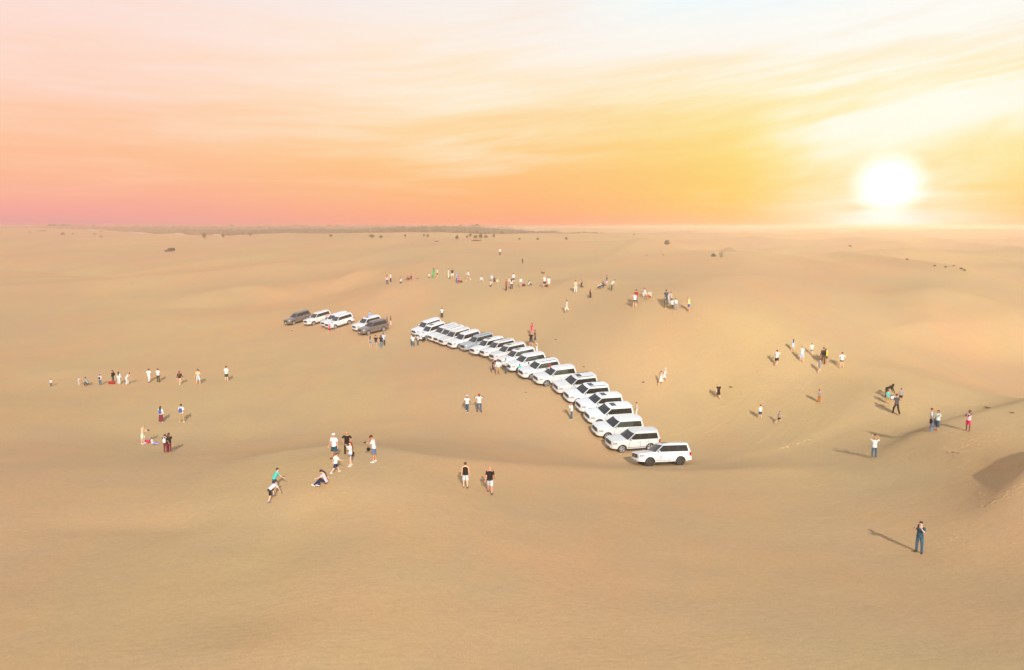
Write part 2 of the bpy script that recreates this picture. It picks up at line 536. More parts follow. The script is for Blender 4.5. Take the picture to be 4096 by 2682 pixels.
for i in range(len(POSE)):
    for j in range(i):
        a, b_ = POSE[i], POSE[j]
        dx_, dy_ = b_[0] - a[0], b_[1] - a[1]
        al, ac = dx_ * a[2] + dy_ * a[3], -dx_ * a[3] + dy_ * a[2]
        if abs(al) < 5.0 and abs(ac) < 2.05: print('CLASH', CARS[i][:2], CARS[j][:2], round(al, 2), round(ac, 2))

DU = 0.0125
ux = np.arange(-math.asinh(3800 / WS), math.asinh(3800 / WS), DU)
uy = np.arange(math.asinh((-260 - 30) / WS), math.asinh((3100 - 30) / WS), DU)
gx = np.sinh(ux) * WS
gy = np.sinh(uy) * WS + 30
XX, YY = np.meshgrid(gx, gy)
ZZ = terrain(XX.ravel(), YY.ravel()).reshape(XX.shape)
nx, ny = len(gx), len(gy)
co = np.stack([XX, YY, ZZ], -1).reshape(-1, 3)
ii = np.arange(nx * ny).reshape(ny, nx)
quads = np.stack([ii[:-1, :-1], ii[:-1, 1:], ii[1:, 1:], ii[1:, :-1]], -1).reshape(-1, 4)
me = bpy.data.meshes.new("ground")
me.vertices.add(len(co)); me.vertices.foreach_set('co', co.ravel())
me.loops.add(quads.size); me.loops.foreach_set('vertex_index', quads.ravel())
me.polygons.add(len(quads))
me.polygons.foreach_set('loop_start', np.arange(0, quads.size, 4))
me.polygons.foreach_set('loop_total', np.full(len(quads), 4))
me.polygons.foreach_set('use_smooth', np.ones(len(quads), bool))
me.update(calc_edges=True)

sand = bpy.data.materials.new("sand")
sand.use_nodes = True
nt = sand.node_tree
q = G(nt)
b = nt.nodes['Principled BSDF']
geo = q.n('ShaderNodeNewGeometry')
pos = geo.outputs['Position']
sp = q.n('ShaderNodeSeparateXYZ'); nt.links.new(pos, sp.inputs[0])
mp = q.n('ShaderNodeMapping'); nt.links.new(pos, mp.inputs[0]); mp.inputs['Scale'].default_value = (1, 0.55, 1)
big = q.noise(mp.outputs[0], 0.035, 4.0, 0.5, 0.6)
medn = q.noise(mp.outputs[0], 0.21, 4.0, 0.55, 0.4)
fine = q.noise(pos, 4.0, 4.0, 0.7)
grain = q.noise(pos, 16.0, 3.0, 0.75)
base = q.mix(q.mr(big, 0.36, 0.64), lin((193, 162, 113)), lin((200, 155, 110)))
base = q.mix(q.mr(medn, 0.3, 0.72, 0.0, 0.5), base, lin((184, 155, 117)))
wide = q.noise(mp.outputs[0], 0.011, 5.0, 0.55, 0.8)
base = q.mix(q.mr(wide, 0.42, 0.60, 0.0, 0.55), base, lin((182, 151, 114)))
k = q.m('MULTIPLY', q.mr(fine, 0.25, 0.75, 0.94, 1.05, False), q.mr(grain, 0.2, 0.8, 0.88, 1.11, False))
hs = q.n('ShaderNodeHueSaturation')
nt.links.new(base, hs.inputs['Color']); nt.links.new(k, hs.inputs['Value'])
nt.links.new(hs.outputs[0], b.inputs['Base Color'])
b.inputs['Roughness'].default_value = 0.95
b.inputs['Specular IOR Level'].default_value = 0.1
# wind ripples on the flanks, fine lumps elsewhere
rot = q.n('ShaderNodeMapping'); nt.links.new(pos, rot.inputs[0]); rot.inputs['Rotation'].default_value = (0, 0, R(78))
wv = q.n('ShaderNodeTexWave', wave_type='BANDS', bands_direction='X', wave_profile='SIN')
nt.links.new(rot.outputs[0], wv.inputs['Vector'])
wv.inputs['Scale'].default_value = 0.85
wv.inputs['Distortion'].default_value = 14.0
wv.inputs['Detail'].default_value = 3.0
wv.inputs['Detail Scale'].default_value = 0.5
rmask = q.mr(q.noise(pos, 0.05, 3.0, 0.5), 0.42, 0.62, 0.12, 1.0)
hgt = q.m('ADD', q.m('MULTIPLY', q.m('MULTIPLY', wv.outputs['Fac'], rmask), 0.0045), q.m('MULTIPLY', q.noise(pos, 0.9, 6.0, 0.66), 0.085))
bump = q.n('ShaderNodeBump'); bump.inputs['Strength'].default_value = 0.6; bump.inputs['Distance'].default_value = 1.0
nt.links.new(hgt, bump.inputs['Height'])
nt.links.new(bump.outputs[0], b.inputs['Normal'])
me.materials.append(sand)
ground = bpy.data.objects.new("ground", me)
COL.objects.link(ground)
tag(ground, 'pale tan desert sand rolling in soft dunes to the horizon', kind='structure')

# ------------------------------------------------------------------ haze
HB = bpy.data.meshes.new("haze")
x0, x1, y0, y1, z0, z1 = -3900, 3900, -300, 3200, float(ZZ.min()) - 1.5, 20.8
HB.from_pydata([(x0, y0, z0), (x1, y0, z0), (x1, y1, z0), (x0, y1, z0), (x0, y0, z1), (x1, y0, z1), (x1, y1, z1), (x0, y1, z1)], [],
               [(0, 3, 2, 1), (4, 5, 6, 7), (0, 1, 5, 4), (1, 2, 6, 5), (2, 3, 7, 6), (3, 0, 4, 7)])
hm = bpy.data.materials.new("haze")
hm.use_nodes = True
hm.node_tree.nodes.clear()
q = G(hm.node_tree)
pv = q.n('ShaderNodeVolumePrincipled')
pv.inputs['Color'].default_value = (1.0, 0.80, 0.68, 1)
pv.inputs['Density'].default_value = 0.0010
pv.inputs['Anisotropy'].default_value = 0.72
ho = q.n('ShaderNodeOutputMaterial')
hm.node_tree.links.new(pv.outputs[0], ho.inputs['Volume'])
HB.materials.append(hm)
haze = bpy.data.objects.new("haze", HB)
COL.objects.link(haze)
tag(haze, 'warm evening haze hanging over the far dunes', kind='stuff')

# ================================================================== geometry helpers


class MB:
    """collects vertices and faces for one mesh"""
    def __init__(s):
        s.v, s.f, s.i = [], [], []

    def add(s, vs, fs, slot=0):
        o = len(s.v)
        s.v += [tuple(map(float, p)) for p in vs]
        s.f += [tuple(o + k for k in f) for f in fs]
        s.i += [slot] * len(fs)

    def tube(s, pts, rad, n=8, lat=(1, 0, 0), slot=0, cap=True):
        """loft along points; rad = (across, deep) or a number per point"""
        P = [Vector(p) for p in pts]
        lat = Vector(lat)
        vs = []
        for k, p in enumerate(P):
            a = P[max(k - 1, 0)]; b_ = P[min(k + 1, len(P) - 1)]
            t = (b_ - a)
            if t.length < 1e-6:
                t = Vector((0, 0, 1))
            t.normalize()
            l = lat - t * lat.dot(t)
            if l.length < 0.2:
                l = Vector((0, 1, 0)) - t * t.y
            l.normalize()
            d = t.cross(l)
            r = rad[k] if isinstance(rad, (list,)) else rad
            rx, ry = (r, r) if isinstance(r, (int, float)) else r
            for j in range(n):
                an = 2 * math.pi * j / n
                vs.append(p + l * (rx * math.cos(an)) + d * (ry * math.sin(an)))
        fs = []
        for k in range(len(P) - 1):
            for j in range(n):
                j2 = (j + 1) % n
                fs.append((k * n + j, k * n + j2, (k + 1) * n + j2, (k + 1) * n + j))
        if cap:
            fs.append(tuple(range(n - 1, -1, -1)))
            fs.append(tuple((len(P) - 1) * n + j for j in range(n)))
        s.add(vs, fs, slot)

    def ball(s, c, r, n=10, m=7, slot=0, rot=None):
        rx, ry, rz = (r, r, r) if isinstance(r, (int, float)) else r
        c = Vector(c)
        vs, fs = [], []
        def tr(v):
            v = Vector(v)
            if rot is not None:
                v = rot @ v
            return c + v
        vs.append(tr((0, 0, rz)))
        for i in range(1, m):
            th = math.pi * i / m
            for j in range(n):
                ph = 2 * math.pi * j / n
                vs.append(tr((rx * math.sin(th) * math.cos(ph), ry * math.sin(th) * math.sin(ph), rz * math.cos(th))))
        vs.append(tr((0, 0, -rz)))
        for j in range(n):
            fs.append((0, 1 + j, 1 + (j + 1) % n))
        for i in range(m - 2):
            for j in range(n):
                a = 1 + i * n + j; b_ = 1 + i * n + (j + 1) % n
                fs.append((a, a + n, b_ + n, b_))
        l = len(vs) - 1
        for j in range(n):
            fs.append((l, 1 + (m - 2) * n + (j + 1) % n, 1 + (m - 2) * n + j))
        s.add(vs, fs, slot)

    def box(s, c, d, slot=0, rot=None, taper=1.0):
        c = Vector(c)
        vs = []
        for z in (-1, 1):
            k = taper if z > 0 else 1.0
            for x, y in ((-1, -1), (1, -1), (1, 1), (-1, 1)):
                v = Vector((x * d[0] / 2 * k, y * d[1] / 2 * k, z * d[2] / 2))
                if rot is not None:
                    v = rot @ v
                vs.append(c + v)
        s.add(vs, [(0, 3, 2, 1), (4, 5, 6, 7), (0, 1, 5, 4), (1, 2, 6, 5), (2, 3, 7, 6), (3, 0, 4, 7)], slot)

    def mesh(s, name, slots=1, smooth=True, sharp=45):
        return new_mesh(name, s.v, s.f, slots, s.i, smooth, sharp)


# ================================================================== people
# a pose gives: lean, lift of the gaze, turn of the head, legs (flex, out, knee) and arms (flex, out, elbow, hint)
HANG = (4, 9, 14, (0, 1, 0))
POSES = {
 'stand':    dict(lean=1, legs=((3, 4, 4), (-3, 4, 2)), arms=(HANG, HANG)),
 'wide':     dict(lean=0, legs=((4, 11, 3), (-2, 11, 3)), arms=((2, 16, 16, (0, 1, 0)), (6, 13, 22, (0, 1, 0)))),
 'together': dict(lean=2, legs=((1, 1, 2), (0, 1, 2)), arms=((22, 4, 75, (-.6, 1, .3)), (22, 4, 80, (.6, 1, .3)))),
 'photo':    dict(lean=-2, head=(0, 0), legs=((5, 7, 4), (-4, 7, 3)), arms=((52, 16, 112, (-.55, .2, 1)), (52, 16, 112, (.55, .2, 1)))),
 'photohigh': dict(lean=-4, head=(12, 0), legs=((3, 4, 2), (-3, 4, 2)), arms=((95, 34, 88, (-.8, -.1, 1)), (95, 34, 88, (.8, -.1, 1)))),
 'look':     dict(lean=6, head=(-28, 0), legs=((3, 6, 4), (-3, 6, 3)), arms=((34, 8, 82, (-.7, 1, .4)), (34, 8, 82, (.7, 1, .4)))),
 'akimbo':   dict(lean=-1, legs=((2, 8, 3), (-3, 9, 3)), arms=((-14, 44, 82, (-1, .4, -.2)), (-14, 44, 82, (1, .4, -.2)))),
 'behind':   dict(lean=-2, legs=((3, 8, 3), (-3, 9, 3)), arms=((70, 84, 128, (-.5, -.7, .5)), (70, 84, 128, (.5, -.7, .5)))),
 'walk':     dict(lean=4, legs=((24, 3, 10), (-18, 3, 18)), arms=((-20, 9, 14, (0, 1, 0)), (22, 9, 22, (0, 1, 0)))),
 'stride':   dict(lean=12, legs=((34, 5, 16), (-30, 5, 14)), arms=((-26, 12, 40, (0, 1, 0)), (40, 10, 50, (0, 1, .3)))),
 'stridephoto': dict(lean=2, legs=((6, 6, 6), (-34, 16, 14)), arms=((62, 14, 100, (-.5, .2, 1)), (64, 20, 90, (.5, .2, 1)))),
 'crossleg': dict(lean=0, legs=((4, -4, 3), (2, -3, 6)), arms=((12, 8, 70, (-.8, 1, .2)), (4, 8, 12, (0, 1, 0)))),
 'selfie':   dict(lean=-3, head=(6, 14), legs=((4, 9, 3), (-2, 9, 3)), arms=((78, 22, 12, (0, 0, 1)), (26, 14, 108, (.6, .6, 1)))),
 'point':    dict(lean=2, legs=((5, 6, 4), (-4, 6, 4)), arms=((70, 50, 18, (0, 1, .2)), (8, 12, 20, (0, 1, 0)))),
 'armup':    dict(lean=0, head=(6, 0), legs=((3, 7, 3), (-3, 7, 3)), arms=((8, 10, 14, (0, 1, 0)), (70, 30, 96, (.4, 0, 1)))),
 'bow':      dict(lean=34, head=(-22, 0), legs=((10, 6, 12), (4, 6, 8)), arms=((48, 6, 30, (0, 1, 0)), (52, 6, 34, (0, 1, 0)))),
 'bend':     dict(lean=68, head=(20, 0), legs=((12, 6, 10), (4, 6, 6)), arms=((80, 8, 12, (0, 1, 0)), (86, 24, 12, (0, 1, 0)))),
 'squat':    dict(lean=30, head=(10, 0), legs=((98, 14, 122), (98, 14, 122)), arms=((66, 8, 60, (-.4, .3, 1)), (66, 8, 64, (.4, .3, 1)))),
 'kneel':    dict(lean=4, head=(-6, 0), legs=((6, 7, 104), (12, 7, 108)), arms=((30, 10, 80, (-.5, .8, .6)), (32, 10, 84, (.5, .8, .6)))),
 'kneelup':  dict(lean=6, head=(0, 0), legs=((86, 8, 88), (-4, 6, 84)), arms=((62, 12, 96, (-.5, .2, 1)), (62, 12, 96, (.5, .2, 1)))),
 'sit':      dict(lean=8, head=(-6, 0), legs=((118, 8, 92), (112, 8, 84)), arms=((58, 8, 26, (-.4, 1, 0)), (58, 8, 26, (.4, 1, 0)))),
 'sitlong':  dict(lean=-10, head=(-4, 0), legs=((92, 8, 14), (96, 6, 26)), arms=((-34, 14, 4, (0, 1, 0)), (44, 10, 40, (0, 1, .4)))),
 'sithug':   dict(lean=14, head=(-34, 0), legs=((126, 7, 112), (98, 5, 56)), arms=((74, 12, 40, (-.6, 1, -.2)), (-26, 18, 10, (0, 1, 0)))),
 'sitlow':   dict(lean=16, head=(-4, 0), legs=((104, 26, 118), (104, 26, 118)), arms=((46, 14, 56, (-.6, 1, 0)), (46, 14, 56, (.6, 1, 0)))),
 'crawl':    dict(lean=62, head=(34, 0), legs=((74, 8, 70), (-6, 6, 18)), arms=((74, 12, 16, (0, 1, 0)), (92, 12, 12, (0, 1, 0)))),
 'climb':    dict(lean=30, head=(14, 0), legs=((30, 5, 34), (-16, 5, 12)), arms=((48, 10, 26, (0, 1, 0)), (66, 14, 16, (0, 1, 0)))),
}


def fk(pose):
    p = POSES[pose]
    J = {}
    J['pelvis'] = Vector((0, 0, 0.95))
    lean = R(p.get('lean', 0))
    rotL = Matrix.Rotation(-lean, 3, 'X')            # forward is +Y
    def tv(x, y, z):
        return rotL @ Vector((x, y, z))
    pl = J['pelvis']
    J['waist'] = pl + tv(0, 0, 0.16)
    J['chest'] = pl + tv(0, 0.005, 0.34)
    J['neck'] = pl + tv(0, -0.012, 0.52)
    hd, hy = p.get('head', (0, 0))
    hl = lean - R(hd) if lean < R(30) else lean - R(hd)
    rotH = Matrix.Rotation(R(-hy), 3, 'Z') @ Matrix.Rotation(-(lean * 0.6 - R(hd)), 3, 'X')
    J['head'] = J['neck'] + rotH @ Vector((0, 0.025, 0.165))
    J['rotH'] = rotH
    J['rotT'] = rotL
    for s, key in ((-1, 'L'), (1, 'R')):
        fl, ab, kn = p['legs'][0 if s < 0 else 1]
        fl, ab, kn = R(fl), R(ab), R(kn)
        hip = pl + Vector((s * 0.088, 0, -0.03))
        th = Vector((s * math.sin(ab), math.sin(fl) * math.cos(ab), -math.cos(fl) * math.cos(ab)))
        knee = hip + th * 0.42
        sa = fl - kn
        sh = Vector((s * math.sin(ab) * 0.35, math.sin(sa), -math.cos(sa))).normalized()
        ank = knee + sh * 0.41
        fd = Vector((s * 0.25, 1, 0)).normalized() if sh.z < -0.55 else (Vector((0, math.cos(sa), math.sin(sa))) if kn < R(80) or fl > R(60) else Vector((0, -math.cos(sa) * 0 - 0.5, -0.8)).normalized())
        if pose in ('sit', 'sitlong', 'sithug', 'squat', 'sitlow'):
            fd = Vector((s * 0.3, 0.85, 0.35)).normalized() if pose != 'sitlong' else Vector((s * .3, 0.35, 0.9)).normalized()
        J['hip' + key], J['knee' + key], J['ank' + key], J['fd' + key] = hip, knee, ank, fd
        af, aa, el_, hint = p['arms'][0 if s < 0 else 1]
        af, aa, el_ = R(af), R(aa), R(el_)
        sho = pl + tv(s * 0.178, -0.008, 0.475)
        hx = Vector(hint)
        up = rotL @ Vector((s * math.sin(aa), math.sin(af) * math.cos(aa), -math.cos(af) * math.cos(aa)))
        hint_v = Vector((hx.x if s > 0 else hx.x, hx.y, hx.z))
        # hints are written per side: inwards is -s
        hint_v.x = -s * abs(hx.x) if abs(hx.x) > 0 else 0
        hint_v = rotL @ hint_v
        pv_ = hint_v - up * hint_v.dot(up)
        if pv_.length < 1e-3:
            pv_ = Vector((0, 0, 1))
        pv_.normalize()
        elb = sho + up * 0.285
        fo = up * math.cos(el_) + pv_ * math.sin(el_)
        wri = elb + fo * 0.25
        J['sho' + key], J['elb' + key], J['wri' + key], J['fo' + key], J['pv' + key] = sho, elb, wri, fo, pv_
    low = min([J['ankL'].z - 0.075, J['ankR'].z - 0.075, J['kneeL'].z - 0.06, J['kneeR'].z - 0.06, J['pelvis'].z - 0.13, J['wriL'].z - 0.06, J['wriR'].z - 0.06])
    for k_, v in J.items():
        if isinstance(v, Vector) and not k_.startswith(('fd', 'fo', 'pv')):
            v.z -= low
    J['top'] = J['head'].z + 0.125
    return J


JC = {}


def joints(pose):
    if pose not in JC:
        JC[pose] = fk(pose)
    return JC[pose]


def skin_mesh(pose):
    """one continuous body grown over the skeleton: torso, head with nose and ears, limbs, five-fingered hands, feet"""
    J = joints(pose)
    V, E, RAD = [], [], []
    def v(p, r, parent=None):
        V.append(tuple(p)); RAD.append(r if isinstance(r, tuple) else (r, r))
        if parent is not None:
            E.append((parent, len(V) - 1))
        return len(V) - 1
    pelvis = v(J['pelvis'], 0.105)
    waist = v(J['waist'], 0.10, pelvis)
    chest = v(J['chest'], 0.115, waist)
    T = J['rotT']
    up = v(J['chest'].lerp(J['neck'], 0.75), 0.085, chest)
    neck = v(J['neck'] + J['rotT'] @ Vector((0, 0.006, 0.045)), 0.052, up)
    H, h = J['rotH'], J['head']
    jaw = v(h + H @ Vector((0, 0.012, -0.055)), 0.066, neck)
    mid = v(h + H @ Vector((0, 0.0, 0.01)), 0.086, jaw)
    v(h + H @ Vector((0, -0.008, 0.062)), 0.078, mid)
    v(h + H @ Vector((0, 0.112, -0.012)), 0.013, mid)            # nose
    for s in (-1, 1):
        v(h + H @ Vector((s * 0.094, -0.008, -0.008)), 0.013, mid)   # ears
    for s, k in ((-1, 'L'), (1, 'R')):
        hip = v(J['hip' + k] + Vector((0, 0, -0.03)), 0.082, pelvis)
        kn = v(J['knee' + k], 0.055, hip)
        calf = v(J['knee' + k].lerp(J['ank' + k], 0.32), 0.056, kn)
        an = v(J['ank' + k], 0.036, calf)
        fd = J['fd' + k]
        sole = J['ank' + k] + fd * 0.02 + Vector((0, 0, -0.038))
        heel = v(sole, 0.034, an)
        v(sole + fd * 0.13 + Vector((0, 0, -0.006)), 0.028, heel)
        sh = v(J['sho' + k], 0.054, up)
        el_ = v(J['elb' + k], 0.039, sh)
        wr = v(J['wri' + k], 0.025, el_)
        fo = J['fo' + k]; side = fo.cross(J['pv' + k]).normalized(); inn = J['pv' + k]
        palm = v(J['wri' + k] + fo * 0.062, 0.030, wr)
        for q_, (off, ln) in enumerate(((-0.032, 0.062), (-0.011, 0.074), (0.011, 0.070), (0.032, 0.055))):
            b0 = J['wri' + k] + fo * 0.088 + side * off
            kk = v(b0, 0.0095, palm)
            k2 = v(b0 + fo * ln * 0.55 + inn * 0.008, 0.0085, kk)
            v(b0 + fo * ln * 0.9 + inn * 0.03, 0.0075, k2)
        t1 = v(J['wri' + k] + fo * 0.045 + side * -0.044 * (1 if k == 'L' else -1) + inn * 0.012, 0.011, palm)
        v(J['wri' + k] + fo * 0.085 + side * -0.056 * (1 if k == 'L' else -1) + inn * 0.03, 0.009, t1)
    me = bpy.data.meshes.new('tmp')
    me.from_pydata(V, E, [])
    o = bpy.data.objects.new('tmp', me)
    COL.objects.link(o)
    md = o.modifiers.new('s', 'SKIN')
    md.use_smooth_shade = True
    if not me.skin_vertices:
        raise RuntimeError('no skin layer')
    for i, sv in enumerate(me.skin_vertices[0].data):
        sv.radius = RAD[i]
        sv.use_root = (i == 0)
    sb = o.modifiers.new('u', 'SUBSURF'); sb.levels = 1; sb.render_levels = 1
    dg = bpy.context.evaluated_depsgraph_get()
    out = bpy.data.meshes.new_from_object(o.evaluated_get(dg))
    out.name = 'body'
    bpy.data.objects.remove(o); bpy.data.meshes.remove(me)
    out.materials.clear()
    out.materials.append(BLANK)
    out.polygons.foreach_set('material_index', [0] * len(out.polygons))
    out.polygons.foreach_set('use_smooth', [True] * len(out.polygons))
    return out


def limb(a, b, t):
    return a.lerp(b, t)


def m_top(pose, kind):
    J = joints(pose); T = J['rotT']
    m = MB()
    pl = J['pelvis']
    tp = lambda x, y, z: pl + T @ Vector((x, y, z))
    lx = T @ Vector((1, 0, 0))
    slim = kind in ('tank', 'strap')
    hem = -0.055 if kind in ('tee', 'long', 'robe') else -0.03
    m.tube([tp(0, 0, hem), tp(0, 0, 0.06), tp(0, 0, 0.20), tp(0, .004, 0.34), tp(0, -.002, 0.43), tp(0, -.01, 0.495), tp(0, -.01, 0.535)],
           [(.192, .142), (.178, .130), (.165, .121), (.184, .128), (.196, .112), ((.150 if slim else .165), .088), (.062, .060)], 12, lx)
    if kind in ('tee', 'long', 'robe', 'blouse'):
        for k in 'LR':
            S, E_, W = J['sho' + k], J['elb' + k], J['wri' + k]
            inner = S + (tp(0, 0, 0.45) - S) * 0.35
            if kind in ('tee', 'blouse'):
                m.tube([inner, S, limb(S, E_, .35), limb(S, E_, .72)], [.074, .070, .068, .069], 8)
            else:
                m.tube([inner, S, limb(S, E_, .5), E_, limb(E_, W, .5), limb(E_, W, .94)], [.074, .070, .062, .056, .050, .046], 8)
    return m.mesh('shirt', 1)


def m_bottom(pose, kind):
    J = joints(pose); T = J['rotT']
    m = MB()
    pl = J['pelvis']
    tp = lambda x, y, z: pl + T @ Vector((x, y, z))
    if kind in ('pants', 'leggings', 'shorts', 'hotpants', 'capri'):
        r = {'pants': 1.0, 'leggings': .86, 'shorts': 1.06, 'hotpants': 1.0, 'capri': 1.0}[kind]
        m.tube([tp(0, 0, 0.075), tp(0, 0, 0), pl + Vector((0, 0, -.07)), (J['hipL'] + J['hipR']) / 2 + (J['kneeL'] + J['kneeR'] - J['hipL'] - J['hipR']) * .08],
               [(.162, .118), (.176, .128), (.172, .124), (.13, .10)], 12)
        for k in 'LR':
            h, kn, a = J['hip' + k], J['knee' + k], J['ank' + k]
            if kind == 'shorts':
                m.tube([h, limb(h, kn, .4), limb(h, kn, .88)], [.100 * r, .098 * r, .092 * r], 9)
            elif kind == 'hotpants':
                m.tube([h, limb(h, kn, .2), limb(h, kn, .42)], [.100, .100, .096], 9)
            elif kind == 'capri':
                m.tube([h, limb(h, kn, .5), kn, limb(kn, a, .5)], [.098, .086, .078, .076], 9)
            else:
                m.tube([h, limb(h, kn, .5), kn, limb(kn, a, .45), limb(kn, a, .97)], [.100 * r, .086 * r, .072 * r, .068 * r, .060 * r], 9)
        return m.mesh('trousers', 1)
    # skirts
    kl, kr, al, ar, hl, hr = J['kneeL'], J['kneeR'], J['ankL'], J['ankR'], J['hipL'], J['hipR']
    mid = lambda a, b_: (a + b_) / 2
    wid = lambda a, b_: abs(a.x - b_.x) / 2
    dep = lambda a, b_: abs(a.y - b_.y) / 2
    pts_ = [tp(0, 0, 0.10), tp(0, 0, 0), mid(hl, hr) + Vector((0, 0, -.05))]
    rr_ = [(.150, .112), (.178, .130), (.186, .134)]
    k1 = mid(hl, hr).lerp(mid(kl, kr), 0.6)
    pts_.append(k1); rr_.append((wid(kl, kr) * .6 + .135, dep(kl, kr) * .7 + .13))
    if kind in ('skirt', 'maxi'):
        pts_.append(mid(kl, kr)); rr_.append((wid(kl, kr) + .12, dep(kl, kr) + .12))
    if kind == 'maxi':
        pts_.append(mid(kl, kr).lerp(mid(al, ar), .9)); rr_.append((wid(al, ar) + .125, dep(al, ar) + .13))
    m.tube(pts_, rr_, 12)
    return m.mesh('skirt', 1)


def m_shoe(pose, k):
    J = joints(pose)
    m = MB()
    a, fd = J['ank' + k], J['fd' + k]
    sole = a + Vector((0, 0, -0.036))
    lat = fd.cross(Vector((0, 0, 1)))
    if lat.length < .1:
        lat = Vector((1, 0, 0))
    m.tube([sole - fd * 0.065, sole - fd * 0.03, sole + fd * 0.05, sole + fd * 0.13, sole + fd * 0.185, sole + fd * 0.205],
           [(.022, .022), (.042, .044), (.046, .046), (.052, .036), (.040, .028), (.014, .014)], 8, lat)
    m.tube([a + Vector((0, 0, -.03)), a + Vector((0, 0, .02))], [.046, .044], 8)
    return m.mesh('shoe', 1)


def m_hair(pose, kind):
    J = joints(pose); H, h, T = J['rotH'], J['head'], J['rotT']
    m = MB()
    hp = lambda x, y, z: h + H @ Vector((x, y, z))
    if kind in ('short', 'long', 'bob', 'tail', 'curly'):
        k = 1.0 if kind != 'curly' else 1.12
        m.ball(hp(0, -0.022, 0.035), (0.098 * k, 0.104 * k, 0.100 * k), 12, 8, rot=H)
    if kind == 'long':
        b_ = J['neck'] + T @ Vector((0, -.115, -.02))
        m.tube([hp(0, -.045, .06), hp(0, -.085, -.03), b_, b_ + T @ Vector((0, -.02, -.20)), b_ + T @ Vector((0, -.01, -.27))],
               [(.07, .05), (.098, .055), (.102, .042), (.082, .034), (.03, .015)], 10)
    if kind in ('bob', 'curly'):
        m.tube([hp(0, -.02, .05), hp(0, -.035, -.04), hp(0, -.035, -.10 if kind == 'bob' else -.12)], [(.10, .09), (.108, .085), (.09 if kind == 'bob' else .11, .06)], 10)
    if kind == 'tail':
        m.tube([hp(0, -.11, .05), hp(0, -.155, .0), hp(0, -.15, -.12), hp(0, -.13, -.2)], [.022, .03, .03, .01], 7)
    if kind == 'scarf':
        m.ball(hp(0, -0.018, 0.022), (0.108, 0.112, 0.116), 12, 8, rot=H)
        b_ = J['neck']
        m.tube([hp(0, -.02, -.02), b_ + T @ Vector((0, -.005, .04)), b_ + T @ Vector((0, -.02, -.06)), b_ + T @ Vector((0, -.03, -.17))],
               [(.104, .098), (.10, .092), (.185, .128), (.20, .135)], 12)
    if kind == 'turban':
        m.ball(hp(0, -0.014, 0.04), (0.108, 0.116, 0.092), 12, 8, rot=H)
        m.tube([hp(-.10, -.03, .03), hp(0, -.12, -.01), hp(.10, -.03, .03)], [.03, .04, .03], 7)
    return m.mesh('hair', 1)


def m_cap(pose, kind):
    J = joints(pose); H, h = J['rotH'], J['head']
    m = MB()
    hp = lambda x, y, z: h + H @ Vector((x, y, z))
    m.ball(hp(0, -0.012, 0.052), (0.106, 0.112, 0.086), 12, 8, rot=H)
    if kind == 'cap':
        m.tube([hp(0, .075, .055), hp(0, .135, .045), hp(0, .175, .036)], [(.085, .012), (.078, .010), (.04, .006)], 10, H @ Vector((1, 0, 0)))
    else:
        m.tube([hp(0, 0, .040), hp(0, 0, .052)], [(.185, .185), (.175, .175)], 16, H @ Vector((1, 0, 0)))
    return m.mesh('cap', 1)


def m_pack(pose):
    J = joints(pose); T = J['rotT']
    m = MB()
    p = lambda x, y, z: J['pelvis'] + T @ Vector((x, y, z))
    m.tube([p(0, -.22, .06), p(0, -.225, .10), p(0, -.225, .28), p(0, -.215, .40), p(0, -.20, .455)], [(.11, .05), (.14, .085), (.145, .09), (.125, .075), (.06, .03)], 10, T @ Vector((1, 0, 0)))
    m.tube([p(0, -.30, .12), p(0, -.305, .2)], [(.09, .035), (.085, .03)], 8, T @ Vector((1, 0, 0)))
    for s in (-1, 1):
        m.tube([p(s * .09, -.15, .42), p(s * .10, -.05, .505), p(s * .105, .09, .46), p(s * .11, .135, .34), p(s * .13, .09, .18), p(s * .12, -.13, .12)], .017, 6)
    return m.mesh('backpack', 1)


MC = {}


def cached(key, fn, *a):
    if key not in MC:
        MC[key] = fn(*a)
    return MC[key]


SKIN = {'l': (226, 178, 150), 'm': (196, 140, 106), 'd': (110, 72, 52), 'r': (214, 140, 112)}
HAIRC = {'k': (30, 24, 22), 'b': (74, 46, 30), 'a': (128, 58, 26), 'y': (178, 138, 78), 'g': (150, 142, 132), 'r': (120, 40, 24)}
CLOTH = {'white': (218, 219, 219), 'black': (26, 25, 26), 'navy': (30, 44, 78), 'jeans': (54, 92, 118), 'teal': (64, 190, 182), 'dteal': (24, 78, 92),
         'olive': (52, 56, 32), 'beige': (214, 190, 156), 'khaki': (176, 148, 104), 'red': (170, 26, 30), 'dred': (112, 24, 26), 'pink': (236, 84, 140),
         'hotpink': (226, 40, 104), 'lpink': (240, 196, 196), 'green': (40, 178, 92), 'dgreen': (26, 74, 52), 'yellow': (250, 222, 40), 'lyellow': (240, 230, 150),
         'grey': (150, 152, 156), 'lgrey': (200, 202, 206), 'dgrey': (72, 76, 80), 'sky': (120, 168, 214), 'lblue': (180, 206, 232), 'blue': (52, 92, 160),
         'denim': (96, 132, 156), 'brown': (92, 58, 36), 'orange': (186, 100, 34), 'maroon': (120, 40, 60), 'lav': (150, 140, 200), 'cream': (238, 230, 212),
         'steel': (40, 84, 102), 'bluegrey': (96, 116, 146), 'lime': (186, 214, 60), 'purple': (84, 70, 130), 'mint': (214, 236, 222)}


def cm(c):
    return mat('cloth ' + c, CLOTH[c], 0.85, noise=0.16, nscale=9.0, spec=0.2)


def face_angle(f):
    return {'away': 90, 'toward': 270, 'left': 180, 'right': 0}.get(f, f)


PEOPLE = []
PH = (64, 64, 66)


